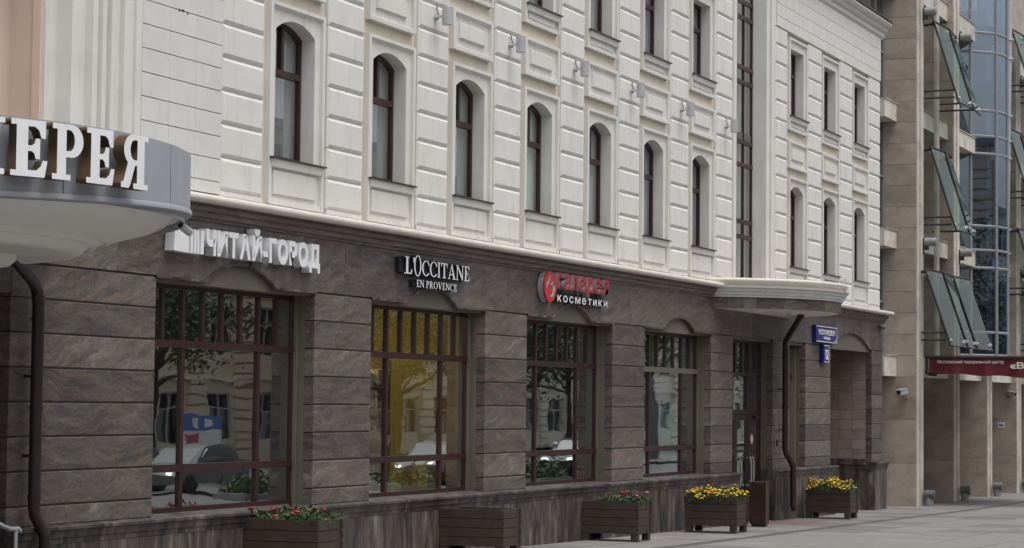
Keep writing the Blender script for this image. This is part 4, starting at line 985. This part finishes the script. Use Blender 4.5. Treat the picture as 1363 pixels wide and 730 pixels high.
for z in (3.9, 5.5, 7.1, 8.85, 10.5, 12.2, 13.9): part('landing', B().prism_z([(x*.94+TX*.06, y*.94+TY*.06) for x, y in TV], z, z+.18), 'interior_grey', TW)
part('tower_pole', B().tube([(TX+.50, TY-1.60, 15.6), (TX+.50, TY-1.42, 3.9)], .13, 14), 'lamp_grey', OB, smooth=True)
for z in RZ[1:-1]: part('pole_clamp', B().tube([(TX+.50, TY-1.62+(15.6-z)*.0154, z-.03), (TX+.5, TY-1.62+(15.6-z)*.0154, z+.03)], .16, 12).box(TX+.45, TX+.55, TY-1.5, TY-1.2, z-.03, z+.03), 'steel', OB)
# tilted glass sun-shades hung in front of the fins
def quad_slab(p, th=.03):
    a, b_, c, d = [Vector(q) for q in p]; n_ = (b_-a).cross(d-a).normalized()*th
    return B().add([a, b_, c, d, a+n_, b_+n_, c+n_, d+n_], [(0, 1, 2, 3), (7, 6, 5, 4), (0, 4, 5, 1), (1, 5, 6, 2), (2, 6, 7, 3), (3, 7, 4, 0)])
def louvre(x0, zt, zb, n, wd, label, yt=-.42, yb=-1.12, fold=.10):
    t = thing('glass_sunshade', label, 'sunshade', (x0, 0, zb), 0, 'tilted glass sunshades on the limestone building'); t.location = (0, 0, 0)
    for k in range(n):
        xa, xb = x0+k*wd+.02, x0+(k+1)*wd-.02; f_ = fold if k % 2 else 0; g_ = 0 if k % 2 else fold
        pn = part('glass_panel', quad_slab([(xa, yt-f_, zt), (xb, yt-g_, zt), (xb, yb-g_, zb), (xa, yb-f_, zb)]), 'louvre_glass', t)
        part('panel_rail', B().tube([(xa, yt-f_-.02, zt), (xa, yb-f_-.02, zb)], .022, 6).tube([(xa, yt-f_, zt), (xb, yt-g_, zt)], .028, 6).tube([(xa, yb-f_, zb), (xb, yb-g_, zb)], .022, 6), 'rod_dark', pn)
        for (px, py, pz) in ((xa+.15, yt-f_*.8, zt-.12), (xb-.15, yt-g_*.8, zt-.12), (xa+.15, yb-f_*.8+.04, zb+.14), (xb-.15, yb-g_*.8+.04, zb+.14)):
            part('clamp', B().tube([(px, py-.06, pz), (px, py+.07, pz)], .05, 8).tube([(px-.09, py, pz-.05), (px+.09, py, pz+.05)], .025, 6), 'steel', pn)
    for xx in (x0+.1, x0+n*wd-.1):
        for dz in (.16, .36): part('support_arm', B().tube([(xx, .1, zb+dz), (xx, yb+.12, zb+dz)], .028, 6), 'rod_dark', t)
        part('support_arm', B().tube([(xx, .0, zt-.12), (xx, yt-.05, zt-.05)], .04, 6), 'rod_dark', t)
louvre(61.45, 13.05, 10.75, 2, 1.5, 'folded glass sunshade high up left of the blue tower')
louvre(61.05, 9.50, 7.20, 2, 1.35, 'folded glass sunshade at mid height left of the blue tower')
louvre(60.42, 6.10, 4.02, 3, 1.74, 'wide three-panel glass sunshade just above the red awning')
louvre(72.6, 14.6, 12.4, 2, 1.5, 'glass sunshade at the top right, right of the tower pole')
louvre(72.0, 11.3, 8.9, 2, 1.5, 'glass sunshade right of the tower pole, second from the top')
louvre(73.6, 8.2, 5.9, 2, 1.5, 'steeply tilted glass sunshade at the right edge above the lowest one')
louvre(74.6, 6.15, 4.1, 2, 1.5, 'lowest glass sunshade at the right edge above the awning')
# red awning with lettering
t = thing('red_awning', 'dark red fabric awning band with white lettering in front of the limestone fins', 'awning', (0, 0, 0))
AX, AY0, AY1 = 61.05, -.34, -3.72
vb = B(); n = 30
for i in range(n+1):
    f_ = i/n; y = AY0-.06+(AY1-AY0)*f_; dx = .02*math.sin(f_*23)+.012*math.sin(f_*51)
    z1 = 3.69; z0 = 3.29-.14*f_-.016*math.sin(f_*19)
    vb.v += [(AX+dx, y, z1), (AX+dx*1.5, y, (z0+z1)/2), (AX+dx*2.2, y, z0)]
for i in range(n):
    for j in range(2): vb.f.append((i*3+j, i*3+3+j, i*3+4+j, i*3+1+j)); vb.m.append(0)
v = part('valance', vb, 'banner_red', t, fix=False, smooth=True)
part('roof_sheet', B().add([(AX, AY0, 3.69), (AX+6, AY0, 3.75), (AX+6, AY1, 3.75), (AX, AY1, 3.69)], [(0, 1, 2, 3)]), 'banner_red', t, fix=False)
part('frame', B().tube([(AX-.02, AY0+.05, 3.73), (AX-.02, AY1, 3.73)], .04, 8).tube([(AX, AY0, 3.73), (AX, AY0, 3.24)], .05, 8).tube([(AX+.1, AY0, 3.26), (AX+.1, AY0-.25, 3.24)], .04, 6), 'rod_dark', t)
SIDE = Matrix(((0, 0, -1), (-1, 0, 0), (0, 1, 0)))          # text on a wall that faces -x
def side_text(s, ya, length, zb, cap, bold, mat, y_name='lettering'):
    me = text_mesh(s, bold); a, c, _, _ = bounds(me); two_tone(me, mat, mat)
    for v_ in me.vertices: v_.co.x -= a
    return place_mesh(me, t, y_name, SIDE, (AX-.045, ya, zb), length/(c-a), cap/.73, .006)
side_text('Московский театральный центр', -.64, 1.80, 3.555, .085, .006, 'paper_white')
side_text('«Виш', -2.60, .86, 3.42, .165, .03, 'paper_white')
# lamps on the fins, bollard lights at their feet
FL = ['first', 'second', 'third', 'fourth']
for i, (a, c) in enumerate(FIN[:4]):
    for z, wd in ((13.2, 'upper'), (6.86, 'lower')):
        if i == 2: continue
        s = thing('facade_spotlight', f'{wd} grey cylinder spotlight on the '+{0: 'limestone fin nearest the white building', 1: 'limestone fin left of the blue tower', 3: 'limestone fin at the right edge'}[i], 'spotlight', (c-.02, -.30, z), 0, 'cylinder spotlights on the limestone fins')
        part('housing', B().tube([(0, -.05, 0), (0, -.06, 0), (0, -.36, 0), (0, -.37, 0)], [.10, .115, .115, .10], 14), 'grey_paint', s, smooth=True)
        part('bracket', B().box(-.04, .04, -.15, .0, -.22, -.02).box(-.06, .06, -.02, -.004, -.34, .10), 'rod_dark', s)
    bl = thing('bollard_light', 'squat grey floor light at the foot of the '+{0: 'first limestone fin from the left', 1: 'second limestone fin from the left', 2: 'third limestone fin from the left', 3: 'limestone fin at the right edge'}[i], 'floor light', (c-.10, -.48, gz(c)+.004), 0, 'floor lights at the feet of the fins')
    part('post', B().tube([(0, 0, 0), (0, 0, .22)], .115, 14), 'grey_paint', bl, smooth=True)
    part('lamp_head', B().tube([(-.02, .10, .30), (-.02, .11, .30), (-.02, -.15, .30), (-.02, -.16, .30)], [.10, .125, .125, .10], 14), 'light_head', bl, smooth=True)
t = thing('small_notice', 'small white and blue notice on the limestone fin near the right edge', 'notice', (0, 0, 0))
part('plate', B().box(74.085, 74.096, .10, .32, 1.72, 1.90, 0).box(74.08, 74.0849, .14, .28, 1.78, 1.83, 1), ['paper_white', 'sign_blue'], t)
# ------------------------------------------------------------------ inside the shops (seen through the glass)
def display(name, label, cat, group=None): return thing(name, label, cat, (0, 0, 0), 0, group)
t = display('yellow_partition', 'yellow lit partition wall inside the second shop window', 'partition')
part('panel', B().box(32.88, 32.98, .5, 4.5, .36, 4.2).box(28.4, 32.88, 4.4, 4.5, .36, 4.2), 'wall_yellow', t)
part('pillar', B().box(32.6, 32.87, .62, .95, .36, 4.2), 'shelf_wood', t)
t = display('product_shelf', 'wooden shelf of small cream boxes behind the left edge of the second window', 'shelf')
sh = B()
for z in (.8, 1.25, 1.7, 2.15, 2.6): sh.box(30.9, 31.9, 1.5, 1.85, z, z+.035)
sh.box(30.86, 30.9, 1.5, 1.85, .36, 3.0).box(31.9, 31.94, 1.5, 1.85, .36, 3.0)
part('board', sh, 'shelf_wood', t)
bx = B()
for z in (.8, 1.25, 1.7, 2.15, 2.6):
    x = 30.93
    while x < 31.75:
        w_ = rnd.uniform(.06, .14); bx.box(x, x+w_, 1.52, 1.75, z+.036, z+.036+rnd.uniform(.12, .26)); x += w_+rnd.uniform(.02, .08)
part('cartons', bx, 'paper', t)
for k, (x, z) in enumerate(((29.25, .99), (31.55, .99))):
    o = part('display_box', B().box(x, x+.22, .75, .95, .965, 1.42), 'gold_box', None); tag(o, ('golden display box at the left behind the glass of the second window', 'golden display box at the right behind the glass of the second window')[k], 'box', 'golden boxes in the second window')
for k, (x, h) in enumerate(((30.2, .5), (32.6, .45), (29.6, .3))):
    o = part('gift_carton', B().box(x, x+.34, .6, .9, .62, .62+h), 'paper', None); tag(o, ('cream carton in the middle of the second window display', 'cream carton at the right of the second window display', 'low cream carton at the left of the second window display')[k], 'carton', 'cream cartons in the second window')
for k, (xa, xb) in enumerate(((22.9, 26.6), (28.4, 32.2), (34.0, 37.8), (39.6, 43.4))):
    o = part('ceiling_light', B().box(xa+.6, xb-.6, 2.0, 2.25, 4.15, 4.195), ('interior_grey', 'lit_panel', 'interior_grey', 'cool_panel')[k], None)
    tag(o, ('unlit ceiling light panel inside the first window', 'warm lit ceiling light panel inside the second window', 'unlit ceiling light panel inside the third window', 'cool white lit ceiling light panel inside the fourth window')[k], 'light', 'ceiling lights in the shops')
t = display('window_poster', 'green and pale blue poster behind the upper panes of the fourth window', 'poster')
part('sheet', B().box(39.75, 43.0, .50, .515, 3.38, 3.75, 1).box(39.75, 43.0, .50, .515, 3.02, 3.375, 0), ['poster_sky', 'poster_green'], t)
t = display('turquoise_stand', 'turquoise rounded display stand at the right of the fourth window', 'display stand')
part('body', B().prism_y([(42.55, .36), (43.38, .36), (43.38, 2.40)]+arc(43.38, 1.75, .83, .65, 90, 180, 12), .62, .70), 'turquoise', t)
part('column', B().box(42.95, 43.40, .55, .60, 2.95, 3.75), 'turquoise', t)
t = display('plum_panel', 'dark plum panel behind the fourth window beside the turquoise stand', 'panel')
part('sheet', B().box(44.02, 44.08, .45, 1.1, .4, 3.0, 0).box(44.0, 44.08, 1.12, 1.8, .4, 2.9, 1), ['plum', 'poster_sky'], t)
t = display('turquoise_strip', 'tall turquoise strip at the left edge of the fourth window', 'panel')
part('sheet', B().box(40.0, 40.35, .62, .66, .97, 2.6), 'turquoise', t)
t = display('door_poster', 'red and orange poster on the wall behind the glass over the shop door', 'poster')
part('sheet', B().box(45.2, 46.0, .9, .93, 2.3, 3.2, 0).box(46.05, 46.75, .9, .93, 2.3, 3.1, 1), ['poster_red', 'poster_orange'], t)
# ------------------------------------------------------------------ the other side of the street (seen in the panes)
OY = -33.0
def opposite(name, label, xa, xb, h, mat, y, bays, fl=3.6):
    t = thing(name, label, 'building', ((xa+xb)/2, y, 0))
    t.location = (0, 0, 0)
    wl = B(); w_ = (xb-xa)/bays; ow = w_*.26
    for k in range(int(h//fl)):
        z0 = k*fl-.3
        for i in range(bays):
            c = xa+w_*(i+.5)
            wl.box(c-w_/2, c-ow, y-.5, y, z0, z0+fl); wl.box(c+ow, c+w_/2, y-.5, y, z0, z0+fl)
            wl.box(c-ow, c+ow, y-.5, y, z0, z0+1.0); wl.box(c-ow, c+ow, y-.5, y, z0+3.0, z0+fl)
    part('wall', wl, mat, t)
    st = B()
    for k in range(int(4.2/.42)): st.box(xa-.02, xb+.02, y-.03, y+.035, k*.42+.0, k*.42+.36)
    wnm = B().box(-ow, ow, -.05, .02, 0, .07).box(-ow, ow, -.05, .02, 1.93, 2.0).box(-.04, .04, -.05, .02, .07, 1.93).box(-ow, -ow+.07, -.05, .02, .07, 1.93).box(ow-.07, ow, -.05, .02, .07, 1.93).box(-ow, ow, -.05, .02, 1.3, 1.36).mesh('window', ['letter_grey_side'])
    pnm = B().box(-ow, ow, -.09, -.07, 0, 2.0).mesh('pane', ['dark_glass'])
    for k in range(int(h//fl)):
        for i in range(bays):
            c = xa+w_*(i+.5); o = link('window', wnm, t, (c, y-.12, k*fl+.7)); link('pane', pnm, o)
    cs_ = B()
    for k in range(1, int(h//fl)+1): cs_.box(xa-.1, xb+.1, y-.1, y+.16, k*fl-.42, k*fl-.30)
    part('string_course', cs_, 'opposite_stone', t)
    part('roof', B().box(xa-.2, xb+.2, y-12, y+.35, int(h//fl)*fl-.28, int(h//fl)*fl+.1), 'grey_paint', t)
    part('rear_wall', B().box(xa, xb, y-12, y-.9, -.3, int(h//fl)*fl-.28), 'interior_grey', t)
    rs = B()
    for i in range(bays+1):
        c = xa+w_*i
        for k in range(int((int(h//fl)*fl-.5)/.46)): rs.box(c-w_/2+ow+.15 if i else c, c+w_/2-ow-.15 if i < bays else c, y, y+.14, k*.46-.2, k*.46+.16)
    part('rustication', rs, mat, t)
opposite('opposite_house', 'beige rusticated house across the street, reflected in the shop windows', 52, 98, 15, 'opposite_stucco', OY, 12)
opposite('opposite_house', 'pale stone house across the street, reflected in the farther windows', 99, 170, 18, 'opposite_stone', OY-3, 18)
opposite('opposite_house', 'beige house across the street behind the camera', -20, 50, 15, 'opposite_stucco', OY-4, 16)
def tree(x, y, h, r, leaf, label, n=2600, trunk=.22):
    t = thing('tree', label, 'tree', (x, y, gzc(x)-.1), 0, 'street trees across the road')
    b = B().tube([(0, 0, 0), (.05, .02, h*.25), (.0, .05, h*.5), (.1, 0, h*.85)], [trunk, trunk*.8, trunk*.6, trunk*.15], 10)
    cl = []
    for k in range(16):
        a = rnd.uniform(0, 2*PI); z0 = h*rnd.uniform(.28, .62); l = r*rnd.uniform(.55, 1.0); z1 = z0+h*rnd.uniform(.05, .32)
        e = Vector((math.cos(a)*l, math.sin(a)*l, z1)); b.tube([(0, .03, z0), (e.x*.5, e.y*.5, (z0+z1)/2-.1), tuple(e)], [trunk*.4, trunk*.22, trunk*.06], 6)
        cl.append((e, r*rnd.uniform(.25, .45))); cl.append((Vector((e.x*.6, e.y*.6, z1+h*.06)), r*rnd.uniform(.25, .42)))
    part('trunk', b, 'bark', t)
    def fn():
        c, s = rnd.choice(cl); return c+Vector((rnd.gauss(0, s*.6), rnd.gauss(0, s*.6), rnd.gauss(0, s*.45)))
    part('crown', leaf_cloud(int(n*2.2), .105, fn), leaf, t, fix=False)
tree(66.0, -27, 11, 3.0, 'leaf_dark', 'dark green tree across the road before the first window')
tree(82.8, -26.0, 9, 2.2, 'leaf_dark', 'small dark tree across the road in front of the golden ones', 1800)
tree(86.5, -27.6, 11, 3.6, 'leaf_yellow', 'golden autumn tree across the road', 3600)
tree(92.0, -27.5, 12, 3.4, 'leaf_yellow', 'second golden tree across the road, beside the dark one', 3200)
tree(98.5, -27, 12, 3.8, 'leaf_dark', 'broad dark green tree across the road before the third window', 3000)
tree(105.5, -27.5, 11, 3.4, 'leaf_green', 'mid green tree across the road')
tree(116.5, -27, 12, 3.6, 'leaf_dark', 'dark green tree with a thick trunk across the road', 2600, .36)
tree(128.0, -27, 12, 4, 'leaf_green', 'far green tree across the road')
tree(44.0, -28, 11, 3.4, 'leaf_dark', 'dark green tree across the road, nearest to the camera')
def car(x, y, mat, label, heading=0):
    t = thing('parked_car', label, 'car', (x, y, gzc(x)-.15), heading, 'cars on the road')
    prof = [(-2.15, .35), (-2.2, .62), (-2.05, .80), (-1.15, .93), (-.45, 1.42), (.2, 1.48), (1.1, 1.45), (1.75, 1.02), (2.12, .95), (2.18, .45), (2.1, .33)]
    bd = B()
    for (s0, s1, y0, y1) in ((1, .97, -.82, -.70), (1, 1, -.70, .70), (.97, 1, .70, .82)):
        pass
    secs = [(-.84, .96, .0), (-.80, 1, .0), (0, 1.0, .02), (.80, 1, 0), (.84, .96, 0)]
    n = len(prof)
    for yy, s, up in secs: bd.v += [(px*s, yy*(1 if pz < 1.0 else .80), pz+(up if pz > 1 else 0)) for px, pz in prof]
    for k in range(len(secs)-1):
        for i in range(n): bd.f.append((k*n+i, k*n+(i+1) % n, (k+1)*n+(i+1) % n, (k+1)*n+i)); bd.m.append(0)
    bd.f += [tuple(range(n)), tuple(range(4*n+n-1, 4*n-1, -1))]; bd.m += [0, 0]
    part('body', bd, mat, t, smooth=True)
    for sgn in (-1, 1):
        part('side_window', B().prism_y([(-.95, .96), (-.42, 1.36), (.18, 1.41), (1.05, 1.38), (1.5, 1.02)], sgn*.70-.012*(1 if sgn < 0 else -1)*0, sgn*.79) , 'dark_glass', t)
        for wx in (-1.35, 1.35): part('wheel', B().tube([(wx, sgn*.66, .32), (wx, sgn*.86, .32)], .32, 18), 'tyre', t)
        part('headlight', B().box(-2.19, -2.08, sgn*.58-.10, sgn*.58+.10, .64, .72), 'headlight', t)
    part('windscreen', B().add([(-1.17, -.68, .95), (-1.17, .68, .95), (-.50, .6, 1.40), (-.50, -.6, 1.40), (-1.15, -.68, .92), (-1.15, .68, .92), (-.48, .6, 1.37), (-.48, -.6, 1.37)], [(0, 1, 2, 3), (4, 7, 6, 5), (0, 4, 5, 1), (1, 5, 6, 2), (2, 6, 7, 3), (3, 7, 4, 0)]), 'dark_glass', t)
car(57.3, -20.0, 'car_silver', 'silver hatchback with its headlights on, on the road')
car(57.6, -22.9, 'car_dark', 'dark car with its headlights on beyond the silver one')
car(74.6, -20.0, 'car_silver', 'silver car with its headlights on farther along the road')
car(88.0, -20.0, 'car_dark', 'dark car at the far end of the road')
t = thing('roadside_billboard', 'blue and white roadside billboard on two posts across the road', 'billboard', (0, 0, 0))
part('board', B().box(65.0, 67.4, -25.06, -25.0, 1.35, 1.8, 0).box(65.0, 67.4, -25.05, -24.998, .85, 1.348, 1).box(65.1, 65.9, -25.0, -24.99, .95, 1.28, 2).box(65.5, 65.8, -24.999, -24.992, 1.42, 1.72, 1).box(66.2, 66.7, -24.999, -24.992, 1.45, 1.68, 1), ['board_blue', 'paper_white', 'petal_pink'], t)
part('post', B().box(65.2, 65.3, -25.2, -25.07, -.8, 1.7).box(67.1, 67.2, -25.2, -25.07, -.8, 1.7), 'grey_paint', t)
for k, x in enumerate((55.7, 65.0, 77.0)):
    t = thing('shrub_bed', ('concrete bed of low shrubs across the road, nearest the camera', 'concrete bed of low shrubs across the road, before the billboard', 'concrete bed of low shrubs across the road, farthest along')[k], 'shrubs', (x, -16.8, gzc(x)-.5), 0, 'shrub beds in the road')
    part('trough', B().box(-1.6, 1.6, -.5, .5, 0, .55), 'kerb_granite', t)
    part('shrubs', leaf_cloud(700, .09, lambda: (rnd.uniform(-1.5, 1.5), rnd.uniform(-.45, .45), .55+abs(rnd.gauss(0, .25)))), 'leaf_green', t, fix=False)
